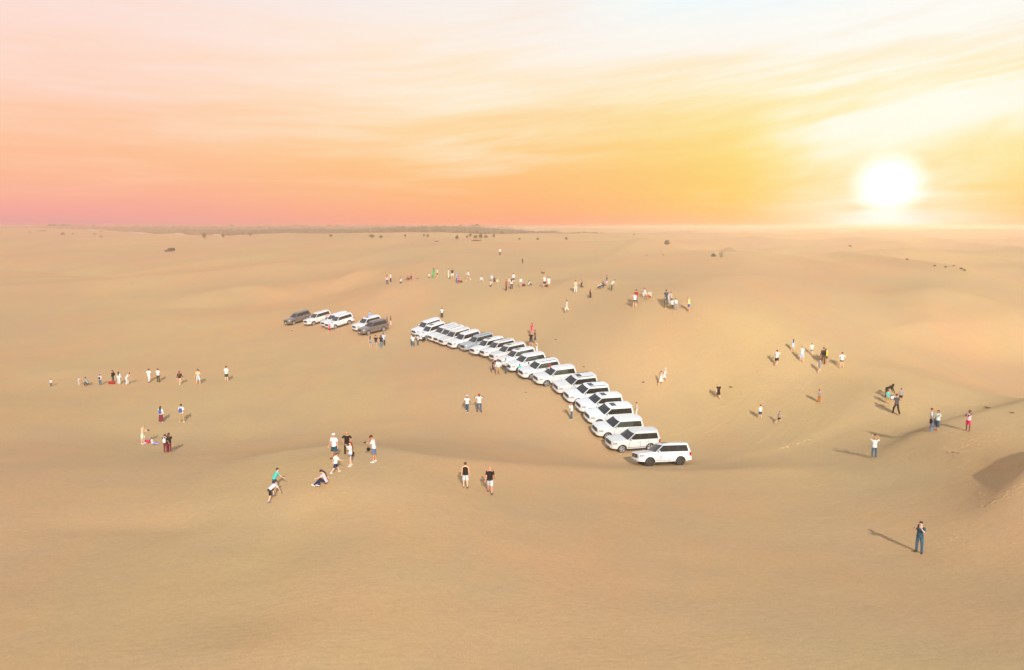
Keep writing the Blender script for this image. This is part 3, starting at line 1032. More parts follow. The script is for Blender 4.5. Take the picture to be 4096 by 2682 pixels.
def person(x, y, ytop, face, pose, skin, top, bottom, hair, label, head=None, shoes=None, pack=None, height=None, group='people spread over the dunes', hold=None, kid=False, name='person'):
    """x, y: pixel of the feet; ytop: pixel of the crown; clothes as (kind, colour)"""
    p = cast(x, y)
    J = joints(pose)
    if height is None:
        hp_ = p.y * (tan_dep(y) - tan_dep(ytop))
        k = hp_ / J['top']
    else:
        k = height / 1.72
    k = min(max(k, 0.5), 1.18)
    if kid:
        k = min(k, 0.86)
    root = empty(name, p - Vector((0, 0, 0.012)), R(face_angle(face) - 90))
    root.scale = (k, k, k)
    tag(root, label, 'person', group)
    root['group'] = group
    skm = mat('skin ' + skin, SKIN[skin], 0.6, noise=0.06, nscale=14)
    link('body', cached((pose, 'body'), skin_mesh, pose), root, skm)
    hc = HAIRC.get(hair[1]) if hair[1] in HAIRC else CLOTH[hair[1]]
    hm_ = mat('hair ' + hair[1], hc, 0.7, noise=0.2, nscale=30) if hair[1] in HAIRC else cm(hair[1])
    if hair[0] != 'bald':
        nm = 'headscarf' if hair[0] in ('scarf', 'turban') else 'hair'
        link(nm, cached((pose, hair[0]), m_hair, pose, hair[0]), root, hm_)
    if head:
        link('cap' if head[0] == 'cap' else 'hat', cached((pose, head[0]), m_cap, pose, head[0]), root, cm(head[1]))
    if top:
        link({'tank': 'tank_top', 'strap': 'top', 'robe': 'robe_top', 'long': 'long_sleeved_shirt'}.get(top[0], 'shirt'), cached((pose, 't' + top[0]), m_top, pose, top[0]), root, cm(top[1]))
    if bottom:
        link({'shorts': 'shorts', 'hotpants': 'shorts', 'skirt': 'skirt', 'mini': 'skirt', 'maxi': 'long_skirt'}.get(bottom[0], 'trousers'), cached((pose, 'b' + bottom[0]), m_bottom, pose, bottom[0]), root, cm(bottom[1]))
    if shoes:
        for s in 'LR':
            link('shoe', cached((pose, 'shoe' + s), m_shoe, pose, s), root, cm(shoes))
    if pack:
        link('backpack', cached((pose, 'pack'), m_pack, pose), root, cm(pack))
    if abs(p.y) < 75 and hair[0] != 'bald' or (x, y) == (3675, 2211):
        for s in (-1, 1):
            e = link('eye', cached((pose, 'eye', s), m_eye, pose, s), root, mat('eye', (24, 20, 18), 0.3, noise=0))
        link('mouth', cached((pose, 'mouth'), m_mouth, pose), root, mat('mouth', (150, 74, 66), 0.6, noise=0))
    if hold:
        hold_thing(root, J, k, p, hold)
    PEOPLE.append((root, p))
    return root


def m_eye(pose, s):
    J = joints(pose); m = MB()
    m.ball(J['head'] + J['rotH'] @ Vector((s * 0.032, 0.083, 0.012)), (0.012, 0.008, 0.009), 8, 5)
    return m.mesh('eye', 1)


def m_mouth(pose):
    J = joints(pose); m = MB()
    m.ball(J['head'] + J['rotH'] @ Vector((0, 0.082, -0.046)), (0.022, 0.008, 0.006), 8, 5)
    return m.mesh('mouth', 1)


def hold_thing(root, J, k, p, hold):
    kind = hold[0]; label = hold[1]
    rz = Matrix.Rotation(root.rotation_euler[2], 3, 'Z')
    def wp(v):
        return Vector(root.location) + rz @ (v * k)
    hands = [J['wri' + s] + J['fo' + s] * 0.13 for s in 'LR']
    m = MB()
    if kind == 'phone':
        c = wp((hands[0] + hands[1]) / 2 if len(hold) < 3 else hands[hold[2]])
        m.box((0, 0, 0), (0.078, 0.012, 0.155)); 
        o = link('phone', m.mesh('phone', 1, smooth=False), None, mat('black plastic', (22, 22, 24), 0.3, noise=0), c + rz @ Vector((0, .02, .03)))
        o.rotation_euler = root.rotation_euler
        s_ = MB(); s_.box((0, 0, 0), (0.068, 0.004, 0.135))
        link('screen', s_.mesh('screen', 1, smooth=False), o, mat('screen', (60, 70, 80), 0.15, noise=0), (0, -.0085, 0))
        tag(o, label, 'phone', 'phones held up for photographs')
    elif kind == 'camera':
        c = wp((hands[0] + hands[1]) / 2)
        m.box((0, 0, 0), (0.14, 0.065, 0.10), taper=.9); m.box((0, 0, .06), (.05, .05, .03), taper=.7)
        o = link('camera_body', m.mesh('camera_body', 1, smooth=False), None, mat('black plastic', (22, 22, 24), 0.3, noise=0), c + rz @ Vector((0, .02, .02)))
        o.name = 'camera'
        o.rotation_euler = root.rotation_euler
        l = MB(); l.tube([(0, .03, 0), (0, .10, 0), (0, .125, 0)], [.032, .034, .038], 12)
        link('lens', l.mesh('lens', 1), o, mat('lens glass', (16, 18, 26), 0.1, noise=0))
        tag(o, label, 'camera', 'cameras carried by the visitors')
    elif kind == 'bag':
        c = wp(hands[0] + Vector((0, 0.02, -0.05)))
        m.tube([(0, 0, -.30), (0, 0, -.27), (0, 0, -.08), (0, 0, -.04)], [(.10, .05), (.13, .07), (.115, .055), (.06, .02)], 10)
        o = link('handbag', m.mesh('handbag', 1), None, mat('black plastic', (22, 22, 24), 0.3, noise=0), c)
        o.rotation_euler = root.rotation_euler
        h_ = MB(); h_.tube([(-.08, 0, -.06), (-.05, 0, .03), (0, 0, .06), (.05, 0, .03), (.08, 0, -.06)], .009, 6)
        link('strap', h_.mesh('strap', 1), o, mat('black plastic', (22, 22, 24), 0.3, noise=0))
        tag(o, label, 'bag', 'bags carried by the visitors')
    elif kind == 'board':
        c = wp(hands[1])
        m.box((0, 0, 0), (0.30, 0.025, 1.15)); m.tube([(0, 0, .57), (0, 0, .66)], [(.15, .0125), (.07, .01)], 10)
        o = link('sandboard', m.mesh('sandboard', 1, sharp=30), None, cm('bluegrey'), c + Vector((.10, .05, -.30)))
        o.rotation_euler = (0, R(20), R(20))
        s_ = MB(); s_.box((0, -.017, .15), (.22, .008, .06)); s_.box((0, -.017, -.2), (.22, .008, .06))
        link('foot_strap', s_.mesh('foot_strap', 1, smooth=False), o, cm('black'))
        tag(o, label, 'sandboard')

# ================================================================== the visitors
P_ = person
W, K = 'white', 'black'
g1 = 'people strung out along the foot of the left dune'
P_(205,1547,1517,'away','stand','m',('tee',W),('pants','dteal'),('short','b'),'small child in white top and dark teal trousers, alone at the far left', group=g1, kid=True)
P_(316,1542,1510,'right','point','l',('tee',W),('leggings','lgrey'),('short','r'),'small child in white with one arm stretched to the right, near a crouching grown-up', group=g1, kid=True)
P_(353,1545,1512,'left','squat','m',('tee','grey'),('pants','dgreen'),('short','k'),'crouching person in grey with purple cap photographing a small child', head=('cap','purple'), group=g1, height=1.7, hold=('phone','phone held by the crouching person in grey on the far left'))
P_(402,1542,1498,'away','stand','l',('tee',W),('pants','jeans'),('short','b'),'boy in blue jeans with a navy backpack seen from behind', pack='navy', group=g1)
P_(453,1531,1481,'left','stand','m',('long',K),('pants','dgrey'),('tail','k'),'dark-haired person in black with a black backpack beside the red bag', pack=K, group=g1)
P_(477,1538,1487,'away','stand','m',('long',W),('pants',W),('long','k'),'woman in white with long black hair, between the black-clad person and a leaning man', group=g1)
P_(508,1540,1491,'right','bow','m',('tee',W),('pants',W),('short','r'),'man all in white bending forward to the right with dark red hair', group=g1)
P_(597,1530,1475,'away','walk','m',('tee',W),('pants',W),('short','k'),'dark-haired person in white shirt and white trousers walking away, left of the red cap', shoes='brown', group=g1)
P_(634,1529,1474,'away','stand','m',('tee',W),('pants','olive'),('short','k'),'man in white shirt, dark olive trousers and bright red cap', head=('cap','red'), group=g1, shoes=K)
P_(720,1540,1484,'away','walk','l',('long',K),None,('long','a'),'woman with long auburn hair, black top and bare legs', shoes=W, group=g1)
P_(781,1536,1480,'right','bow','m',('tee','khaki'),('shorts','khaki'),('short','b'),'stooping dark-haired person half hidden behind a man in beige', group=g1)
P_(794,1539,1477,'away','wide','l',('tee','beige'),('shorts','lblue'),('short','b'),'man in beige T-shirt and pale blue shorts', group=g1)
P_(907,1526,1465,'away','stand','l',('tee',W),('shorts','dgreen'),('short','b'),'man in dark red cap and green shorts at the right end of the far-left line', head=('cap','dred'), group=g1)
g2 = 'people standing on the left flat'
P_(645,1690,1625,'away','stand','m',('long',W),('maxi','maroon'),('long','k'),'woman with long red skirt, white top and blue backpack', pack='blue', group=g2, shoes=W)
P_(728,1690,1616,'away','wide','m',('tee',W),('pants','khaki'),('short','k'),'man in white shirt and khaki trousers with a bright blue backpack', pack='blue', group=g2, shoes=W)
P_(573,1776,1701,'right','look','l',('tee','beige'),('shorts','cream'),('short','g'),'older man in beige shirt and cream shorts holding a camera beside the pink bag', shoes=W, group=g2, hold=('camera','camera in the hands of the older man in beige'))
P_(611,1779,1750,'right','sitlong','m',('tee',W),('pants','lav'),('short','k'),'small child in white top and lavender trousers sitting on the sand beside the pink bag', group=g2, height=1.15)
P_(664,1812,1737,'away','stand','m',('tee',K),('pants','maroon'),('short','k'),'person in patterned red trousers with a white backpack, close beside a long-haired woman', pack=W, group=g2)
P_(679,1810,1731,'away','together','l',('tee',K),('pants','maroon'),('long','b'),'woman with long brown hair and black top, close beside the white backpack', group=g2)
g3 = 'people on the crest of the foreground dune'
P_(1338,1837,1733,250,'wide','r',('tee',W),('shorts','dteal'),('short','g'),'heavy man in white cap, white T-shirt and dark teal shorts', head=('cap',W), shoes='maroon', group=g3)
P_(1389,1822,1726,'toward','akimbo','m',('tee',K),('leggings',K),('long','y'),'woman with long blond hair dressed all in black', group=g3)
P_(1403,1864,1767,200,'photo','l',('tee',W),('hotpants','denim'),('long','a'),'girl with ginger hair, white T-shirt, denim shorts and white shoes', shoes=W, group=g3)
P_(1497,1849,1741,'left','look','m',('tee',W),('shorts','bluegrey'),('short','b'),'man in red cap, white T-shirt and blue-grey shorts with white shoes', head=('cap','dred'), shoes=W, group=g3, hold=('camera','camera in the hands of the man in the red cap'))
P_(1343,1893,1812,40,'stride','l',('tee','mint'),('shorts','navy'),('short','b'),'boy in pale striped T-shirt and navy shorts striding up the crest', shoes=W, group=g3, kid=True)
P_(1303,1945,1895,195,'sithug','l',('tee','lpink'),('pants','navy'),('long','k'),'woman with black hair sitting hunched on the slope in dark blue jeans and white shoes', shoes=W, group=g3, height=1.62)
P_(1098,1960,1903,30,'climb','l',('tee','teal'),('shorts','navy'),('short','b'),'boy in turquoise T-shirt climbing the foreground dune', group=g3, kid=True, height=1.42)
P_(1080,2007,1952,50,'crawl','l',('tee','lgrey'),('shorts',K),('short','b'),'boy in grey and blue T-shirt scrambling up on his hands below the one in turquoise', shoes='bluegrey', group=g3, kid=True, height=1.42)
g4 = 'men walking in the middle of the sand flat'
P_(1869,1649,1580,260,'walk','d',('tee',W),('pants','jeans'),('turban','lpink'),'man in white T-shirt, jeans and pale head wrap', shoes=W, group=g4)
P_(1917,1649,1575,'away','behind','d',('tee',W),('pants','jeans'),('turban','red'),'man in red head cloth with both hands clasped behind his head', shoes='dred', group=g4)
P_(1862,1952,1849,'away','stand','l',('tank',K),('shorts','lgrey'),('short','b'),'man in black tank top and light grey shorts walking off', shoes='dgrey', group=g4)
P_(1960,1974,1865,'away','walk','r',('tee',K),('shorts','lgrey'),('bald','k'),'bald man in black T-shirt and light grey shorts', shoes='dgrey', group=g4)
P_(3675,2211,2086,222,'photo','l',('tee','steel'),('pants','jeans'),('short','k'),'lone man in blue T-shirt and jeans nearest the camera, hands raised to his face', shoes=K, group='people on the right dune', hold=('phone','phone held up by the lone man in blue'))
g5 = 'people standing around the six cars on the left'
P_(1318,1332,1296,'away','stand','l',('tee','pink'),('shorts','brown'),('short','b'),'child in bright pink top in front of a white car of the left group', group=g5)
P_(1330,1331,1290,'toward','stand','l',('tee',W),('shorts','dgrey'),('short','r'),'red-haired person in white beside the one in bright pink', group=g5)
P_(1480,1290,1245,'toward','stand','l',('tee','sky'),('pants','navy'),('short','b'),'person in sky blue shirt standing behind the two right-hand cars of the left group', group=g5)
P_(1549,1306,1268,'left','stand','m',('tee','dgrey'),('pants','dgrey'),('short','k'),'dark-haired person behind the tail of the grey-beige car on the right of its group', group=g5)
P_(1563,1302,1264,'left','stand','m',('tee','brown'),('pants','lpink'),('short','r'),'person in patterned brown top and pale pink trousers behind the grey-beige car', group=g5)
P_(1482,1393,1345,'away','stand','l',('tank','grey'),('hotpants','denim'),('long','b'),'woman with brown hair, grey top, denim shorts, leftmost of four by the cars', group=g5)
P_(1504,1393,1341,'away','stand','l',('tee',K),('hotpants','denim'),('short','k'),'woman in black T-shirt and denim shorts, second of the four by the cars', group=g5)
P_(1525,1394,1341,'away','stand','l',('tee',K),('pants','denim'),('long','k'),'woman with long black hair and light jeans, third of the four by the cars', group=g5)
P_(1534,1385,1332,'away','akimbo','m',('tee','lblue'),('pants','navy'),('short','b'),'man in pale blue shirt and dark trousers, rightmost of the four by the cars', group=g5)
g6 = 'people standing around the long row of cars'
P_(1768,1273,1231,'away','stand','d',('tee',W),('pants',K),('short','k'),'man in white shirt and black trousers standing behind the far end of the long row', group=g6)
P_(1647,1380,1335,'right','stand','d',('tee',W),('pants','jeans'),('short','r'),'dark-haired driver in white half hidden by another at the far end of the row', group=g6)
P_(1652,1388,1342,'away','akimbo','d',('tee',W),('pants','jeans'),('short','k'),'driver in white T-shirt and jeans with hands on his hips, left end of the row', group=g6)
P_(1672,1382,1338,'left','stand','d',('tee',W),('pants','jeans'),('short','k'),'driver in white T-shirt and dark jeans facing the pair on his left', group=g6)
P_(1694,1370,1327,'away','stand','d',('long',W),('pants',K),('short','k'),'driver in white shirt, white cap and black trousers beside the front of a white car', head=('cap',W), group=g6)
P_(2127,1345,1292,200,'stand','r',('tee','hotpink'),('shorts','pink'),('long','r'),'woman in bright pink above a couple in black behind the row', group=g6)
P_(2124,1388,1322,'away','photo','r',('tee',K),('shorts','dgrey'),('short','y'),'person in black top and patterned grey shorts with pale hair, behind the row', group=g6)
P_(2140,1376,1320,'left','stand','m',('tee','dgrey'),('skirt','dgrey'),('short','r'),'woman in dark grey dress at the right of the pair behind the row', group=g6)
P_(2147,1425,1374,'left','stand','d',('robe',W),('maxi',W),('turban',W),'man in white robe and white head cloth directly behind a car of the row', group=g6)
P_(1972,1493,1438,'right','stand','r',('tee','navy'),('skirt','navy'),('short','r'),'woman in navy blue dress before the fronts of the cars', group=g6)
P_(1993,1500,1437,'toward','wide','d',('long',W),('pants','khaki'),('turban','red'),'man in long white shirt, khaki trousers and red neck scarf before the cars', group=g6)
P_(2024,1493,1432,200,'stand','d',('tee',W),('pants','jeans'),('short','g'),'grey-haired man in white shirt and blue jeans against a car front', group=g6, shoes='dgrey')
P_(2079,1505,1456,'toward','stand','d',('tee','teal'),('pants',K),('short','k'),'youth in turquoise T-shirt and dark trousers between two car fronts', group=g6)
P_(2114,1505,1449,'left','akimbo','d',('tee',W),('pants','lgrey'),('short','k'),'dark-haired driver in white standing between the doors of two cars', group=g6)
P_(2197,1527,1456,'left','stand','d',('tee',W),('pants','dgrey'),('scarf','red'),'driver in white with a red head cloth leaning between two cars of the row', group=g6)
P_(2286,1680,1609,'left','photo','m',('long',W),('pants','jeans'),('short','r'),'man in white shirt and teal jeans taking a photograph in front of the near cars', shoes='beige', group=g6, hold=('phone','phone of the man photographing in front of the near cars'))
P_(2545,1668,1608,'left','stand','m',('tee','lgrey'),('pants','cream'),('short','r'),'man in pale grey T-shirt behind the tail of a near car', group=g6)
g7 = 'people in the hollow behind the cars'
P_(2656,1529,1472,'right','stride','l',('tee',W),('shorts',W),('short','y'),'person in white cap, white T-shirt and shorts walking right beside a cream dress', head=('cap',W), group=g7)
P_(2643,1541,1484,'right','walk','l',('tank','cream'),('skirt','cream'),('short','r'),'woman in cream dress walking, head bowed', group=g7)
P_(2873,1595,1535,'toward','walk','l',('tee',K),('skirt',K),('short','y'),'blond woman in knee-length black dress', group=g7)
P_(3040,1675,1619,'away','stand','l',('tank',W),('shorts','dteal'),('short','r'),'boy in white vest and dark blue shorts', group=g7, kid=True)
P_(3115,1693,1645,'right','stride','l',('tee','grey'),('shorts',K),('short','r'),'boy in grey shirt and dark shorts leaning forward as he walks', group=g7, kid=True)
g8 = 'people on the slope at the right'
P_(3106,1464,1400,50,'stridephoto','l',('tee',W),('shorts',K),('short','k'),'man in white T-shirt and black shorts lunging to take a photograph', group=g8)
P_(3171,1405,1356,'away','photo','l',('tee','lblue'),('mini','lblue'),('long','b'),'woman in short pale blue dress photographing the sunset', group=g8)
P_(3206,1449,1384,60,'photo','l',('tee',W),('shorts','lblue'),('short','y'),'person in white T-shirt, pale denim shorts and straw-coloured cap photographing', head=('cap','khaki'), group=g8)
P_(3246,1423,1373,250,'walk','l',('tee','mint'),('hotpants','dgrey'),('short','b'),'child in pale yellow-green T-shirt and dark shorts', group=g8, kid=True)
P_(3292,1460,1389,'away','stand','m',('long',K),('pants','brown'),('short','r'),'tall person in black right beside the yellow T-shirt', group=g8)
P_(3302,1453,1396,'away','look','m',('tee','yellow'),('shorts','dgreen'),('short','k'),'man in bright yellow T-shirt and green shorts with a dark cap', head=('cap',K), group=g8)
P_(3278,1490,1434,30,'walk','l',('tee','grey'),('shorts','grey'),('short','b'),'child in pale grey clothes walking up below the yellow T-shirt', group=g8, kid=True)
P_(3366,1473,1409,'away','akimbo','l',('tee',W),('hotpants','dgreen'),('short','b'),'woman in white T-shirt and dark green shorts at the right end of the slope group', group=g8)
P_(3276,1610,1555,250,'together','m',('tee','grey'),('pants','orange'),('scarf','orange'),'woman in orange-brown trousers, grey top and orange head scarf', group=g8)
g9 = 'people on the right dune'
P_(3545,1592,1550,350,'bend','d',('robe',K),('maxi',K),('scarf',K),'person in long black robe stooping with an outstretched arm', group=g9, height=1.65)
P_(3550,1616,1560,'away','walk','m',('tee','teal'),('capri','khaki'),('short','r'),'man in turquoise T-shirt and khaki shorts beside the black robe', group=g9)
P_(3602,1608,1553,'away','stand','m',('tee','grey'),('shorts',K),('short','r'),'man in grey T-shirt and dark shorts facing the far dunes, right of the white bag', group=g9)
P_(3583,1659,1575,'away','walk','m',('tee','dgrey'),('pants',K),('short','r'),'man in charcoal grey shirt and black trousers walking up the dune', group=g9)
P_(3722,1719,1632,330,'stand','m',('tee','lgrey'),('shorts',K),('short','r'),'youth in pale grey T-shirt, black shorts and white socks', shoes=W, group=g9)
P_(3748,1721,1640,200,'point','m',('long','mint'),('capri','jeans'),('bob','r'),'woman in pale green top and blue trousers with a board under her arm', group=g9, hold=('board','blue-grey sandboard under the arm of the woman in pale green'))
P_(3871,1724,1640,200,'selfie','d',('tank','lpink'),('shorts','hotpink'),('short','r'),'man in pale pink vest and hot pink shorts taking a selfie at the dune edge', group=g9, hold=('phone','phone held at arm length by the man in pink shorts',0))
P_(3495,1832,1746,70,'photohigh','m',('tee',W),('pants','jeans'),('short','y'),'woman in white T-shirt and blue jeans with both arms raised to her face', shoes='khaki', group=g9, hold=('camera','camera held up by the woman in white and jeans'))
g10 = 'people along the crest behind the cars'
P_(1549,1140,1099,'away','stand','l',('tank','lpink'),('pants','jeans'),('long','a'),'woman with long auburn hair and blue jeans at the left end of the crest', group=g10)
P_(1563,1131,1094,'left','photo','l',('tee',W),('pants','navy'),('short','b'),'man in white T-shirt and navy trousers next to the auburn-haired woman', group=g10)
P_(1603,1134,1104,40,'kneel','l',('tee',W),('pants','brown'),('long','r'),'woman kneeling in white T-shirt and dark trousers, alone on the left of the crest', group=g10, height=1.6)
P_(1633,1122,1104,200,'sit','m',('tee','maroon'),('pants','purple'),('short','b'),'person in mauve sitting close beside one in navy', group=g10, height=1.5)
P_(1646,1120,1097,200,'sit','m',('tee','navy'),('pants','red'),('short','b'),'person in navy top and red trousers sitting beside one in mauve', group=g10, height=1.75)
P_(1717,1112,1090,'toward','kneel','m',('tee','mint'),('pants','dgrey'),('short','r'),'small child in white kneeling left of the green dress', group=g10, height=1.2)
P_(1734,1112,1071,'left','stand','m',('long','green'),('maxi','green'),('long','b'),'woman in long bright green dress on the crest', group=g10)
P_(1749,1110,1075,'left','stand','l',('tee',W),('shorts','brown'),('short','y'),'man in white T-shirt and brown shorts right of the green dress', group=g10)
P_(1794,1112,1075,'right','stand','m',('tee',W),('pants','cream'),('short','r'),'person in white left of a man in black T-shirt on the crest', group=g10)
P_(1809,1114,1075,'away','akimbo','l',('tee',K),('shorts','cream'),('short','b'),'man in black T-shirt and cream shorts on the crest', group=g10)
P_(1827,1132,1093,'left','stand','m',('tee','sky'),('pants','blue'),('scarf','sky'),'person in blue with blue head scarf behind one in pink', group=g10)
P_(1835,1137,1100,'away','stand','m',('tee','pink'),('shorts','navy'),('short','b'),'child in pink T-shirt and dark shorts in front of one in blue', group=g10, kid=True)
P_(1874,1122,1080,200,'stride','l',('tee',W),('hotpants',K),('short','b'),'woman in white T-shirt and short black shorts with legs apart on the crest', shoes='cream', group=g10)
P_(1926,1128,1106,'toward','sitlow','m',('long',W),('pants',W),('short','r'),'person huddled in a white hooded top sitting alone on the crest', group=g10, height=1.6)
P_(1967,1124,1097,'away','kneel','m',('tee',W),('pants','teal'),('turban','lblue'),'person in white and turquoise with a pale head cloth above a seated pair', group=g10, height=1.6)
P_(1978,1129,1108,'toward','sit','m',('tee','navy'),('pants','maroon'),('short','b'),'person in navy and dark red sitting left of a child in yellow', group=g10, height=1.5)
P_(1990,1131,1114,'toward','sit','m',('tee','lyellow'),('pants','cream'),('short','r'),'small child in pale yellow sitting on the crest', group=g10, height=1.15)
P_(1962,1151,1115,20,'kneelup','l',('tee','lpink'),('shorts','dgreen'),('short','r'),'person in pale top and green shorts down on one knee', group=g10, height=1.7)
P_(2025,1165,1116,'right','wide','m',('tee','red'),('pants','navy'),('short','r'),'person in bright red T-shirt and dark jeans in the thick of the crest group', group=g10)
P_(2036,1142,1109,'left','stand','l',('tee',W),('pants','khaki'),('short','k'),'person in white with black cap behind the red T-shirt', head=('hat',K), group=g10)
P_(2046,1158,1115,'away','stand','m',('tee',W),('pants',K),('long','k'),'woman with long black hair, white top and black trousers right of the red T-shirt', group=g10)
P_(2054,1133,1093,'away','stand','l',('tee',W),('shorts','dgrey'),('short','r'),'man in white T-shirt and dark grey shorts standing tallest in the crest group', group=g10)
P_(2060,1136,1117,'left','stand','m',('tee',W),('shorts','navy'),('short','k'),'small child in white and navy at the foot of the tall man', group=g10, kid=True)
P_(2083,1151,1110,'away','stand','l',('tee',W),('hotpants','dgreen'),('curly','y'),'woman with bushy fair hair, white top and green shorts beside the dark red bag', group=g10)
P_(2115,1144,1121,20,'sit','l',('tee',W),('pants','dgreen'),('long','k'),'woman with long dark hair in white sitting alone right of the fair-haired one', group=g10, height=1.5)
P_(2178,1149,1103,'toward','photo','l',('tee',W),('shorts',K),('short','g'),'grey-haired man in white T-shirt and black shorts, left of a pair', group=g10)
P_(2195,1151,1108,'toward','stand','r',('tee',W),('mini',W),('short','r'),'woman in short white dress, right of a pair', group=g10)
P_(2000,1023,993,'away','walk','m',('tee',W),('pants','brown'),('short','b'),'lone walker in white shirt and dark trousers far behind the crest', group='walkers beyond the crest')
P_(2090,1056,1035,'away','stand','m',('tee','dred'),('pants','dred'),('scarf','dred'),'tiny figure dressed all in dark red far behind the crest', group='walkers beyond the crest')
P_(2302,1171,1121,'away','stand','r',('tee','beige'),('pants',W),('short','r'),'man in beige T-shirt and white trousers on the crest', group=g10)
P_(2326,1150,1118,'left','kneel','l',('strap',K),('pants','olive'),('long','r'),'woman in black dress with long red hair kneeling right of the white trousers', group=g10, height=1.62)
P_(2361,1191,1150,10,'kneel','m',('tank',K),('pants',K),('long','r'),'woman in black kneeling lower on the slope than the others', group=g10, height=1.66)
P_(2404,1156,1128,200,'sit','l',('tee','lgrey'),('pants','dteal'),('long','y'),'fair-haired woman sitting with dark trousers beside one in charcoal', group=g10, height=1.6)
P_(2415,1153,1128,190,'sit','m',('tee','dgrey'),('pants','dteal'),('short','r'),'person in charcoal sitting hunched on the crest beside a fair-haired woman', group=g10, height=1.75)
P_(2427,1147,1101,'left','stand','r',('tee','dgrey'),('shorts','lblue'),('short','r'),'boy in dark T-shirt and pale blue shorts standing behind the seated pair', group=g10)
P_(2446,1164,1118,'right','bow','m',('tee',W),('pants','dgreen'),('short','r'),'man in white T-shirt and green trousers leaning right of the seated pair', group=g10)
P_(2267,1250,1200,'left','walk','m',('tee',W),('capri','cream'),('short','b'),'man in white T-shirt and cream trousers walking down below the crest', shoes='brown', group=g10)
g11 = 'people on the right shoulder of the crest'
P_(2539,1231,1172,'away','point','l',('tank',W),('hotpants',K),('short','r'),'woman in white vest and black shorts with one arm out on the right shoulder', group=g11)
P_(2544,1216,1159,'toward','stand','m',('tee','red'),('pants','dgrey'),('short','r'),'person in red behind the white vest wearing a dark hat', head=('hat',K), group=g11)
P_(2582,1186,1159,'left','sitlow','m',('tee',W),('pants',W),('long','r'),'woman in white sitting upright left of a fair-haired one', group=g11, height=1.75)
P_(2601,1195,1167,210,'sit','l',('tee',W),('pants','orange'),('long','y'),'fair-haired woman in white and mustard sitting on the shoulder of the dune', group=g11, height=1.75)
P_(2664,1222,1159,'away','stand','m',('tee','dteal'),('pants','dgreen'),('short','r'),'tall man in dark green shirt at the back of the right huddle', group=g11)
P_(2673,1217,1168,'away','stand','l',('tee','lpink'),('pants',W),('short','y'),'person in pale pink and white in the middle of the right huddle', group=g11)
P_(2684,1217,1167,'left','stand','m',('tee',W),('pants','brown'),('short','r'),'red-haired man in white T-shirt and brown trousers in the right huddle', group=g11)
P_(2659,1232,1187,'right','stand','l',('tee','dgrey'),('pants','dgreen'),('short','r'),'person in dark grey at the lower left of the right huddle', group=g11)
P_(2688,1242,1196,'away','stand','l',('tee',W),('capri','dgreen'),('short','k'),'person in white T-shirt and grey-green trousers at the front of the right huddle', group=g11)
P_(2704,1242,1195,'away','bow','m',('tee',W),('pants','grey'),('short','r'),'person in white T-shirt and grey trousers bowed at the lower right of the huddle', group=g11)
P_(2755,1248,1188,'left','look','r',('tee','lyellow'),('shorts','blue'),('short','y'),'man in pale yellow T-shirt and blue shorts standing apart on the shoulder', group=g11)


# ------------------------------------------------------------------ bags and small things left on the sand
def soft_bag(x, y, size, colour, label, name='bag', cat='bag', flat=0.6, strap=True):
    p = cast(x, y)
    m = MB()
    a, b_, h_ = size
    m.tube([(-a / 2, 0, h_ * .45), (-a * .42, 0, h_ * .5), (0, 0, h_ * .52), (a * .42, 0, h_ * .5), (a / 2, 0, h_ * .45)],
           [(b_ * .2, h_ * .2), (b_ * .46, h_ * .44), (b_ * .5, h_ * .52), (b_ * .46, h_ * .44), (b_ * .2, h_ * .2)], 10, (0, 1, 0))
    o = link(name, m.mesh(name), None, cm(colour), p)
    o.rotation_euler = (0, 0, R(random.uniform(-30, 30)))
    if strap:
        s_ = MB(); s_.tube([(-a * .28, 0, h_ * .85), (-a * .2, 0, h_ * 1.25), (0, 0, h_ * 1.42), (a * .2, 0, h_ * 1.25), (a * .28, 0, h_ * .85)], .014, 6)
        link('handle', s_.mesh('handle'), o, cm('dgrey'))
    tag(o, label, cat, 'bags left on the sand')
    return o


soft_bag(447, 1537, (.85, .4, .34), 'red', 'red bag on the sand beside the black backpack')
soft_bag(588, 1772, (.62, .4, .22), 'hotpink', 'flat pink bag at the feet of the older man in beige')
soft_bag(1409, 1825, (.24, .18, .30), 'dred', 'small dark red bag behind the ginger-haired girl')
soft_bag(1843, 1131, (.7, .4, .34), 'dred', 'dark red bag on the sand beside the one in pink T-shirt')
soft_bag(2093, 1146, (.8, .4, .4), 'dred', 'dark red bag beside the bushy-haired woman')
soft_bag(2188, 1148, (.6, .4, .3), 'brown', 'brown bag lying between the pair in white')
soft_bag(3573, 1600, (.5, .3, .34), 'white', 'white bag between the black robe and the charcoal shirt')
soft_bag(1474, 1806, (.22, .14, .26), 'black', 'small black bag beside the man in the red cap')


def clump(x, y, w, h, label, colour=(96, 74, 44)):
    """a dry tuft or scrap lying on the sand"""
    p = cast(x, y)
    m = MB()
    for i in range(9):
        a = random.uniform(0, 6.28); l = random.uniform(.3, .55) * w
        q_ = Vector((math.cos(a) * l, math.sin(a) * l, random.uniform(.3, 1) * h))
        m.tube([(0, 0, 0), q_ * .6, q_], [.05 * w, .07 * w, .02 * w], 5)
    m.ball((0, 0, h * .25), (w * .3, w * .22, h * .35), 8, 5)
    o = link('dry_tuft', m.mesh('dry_tuft'), None, mat('dry stalks %d' % colour[0], colour, .9), p)
    tag(o, label, 'dry tuft', 'dry tufts scattered over the sand')


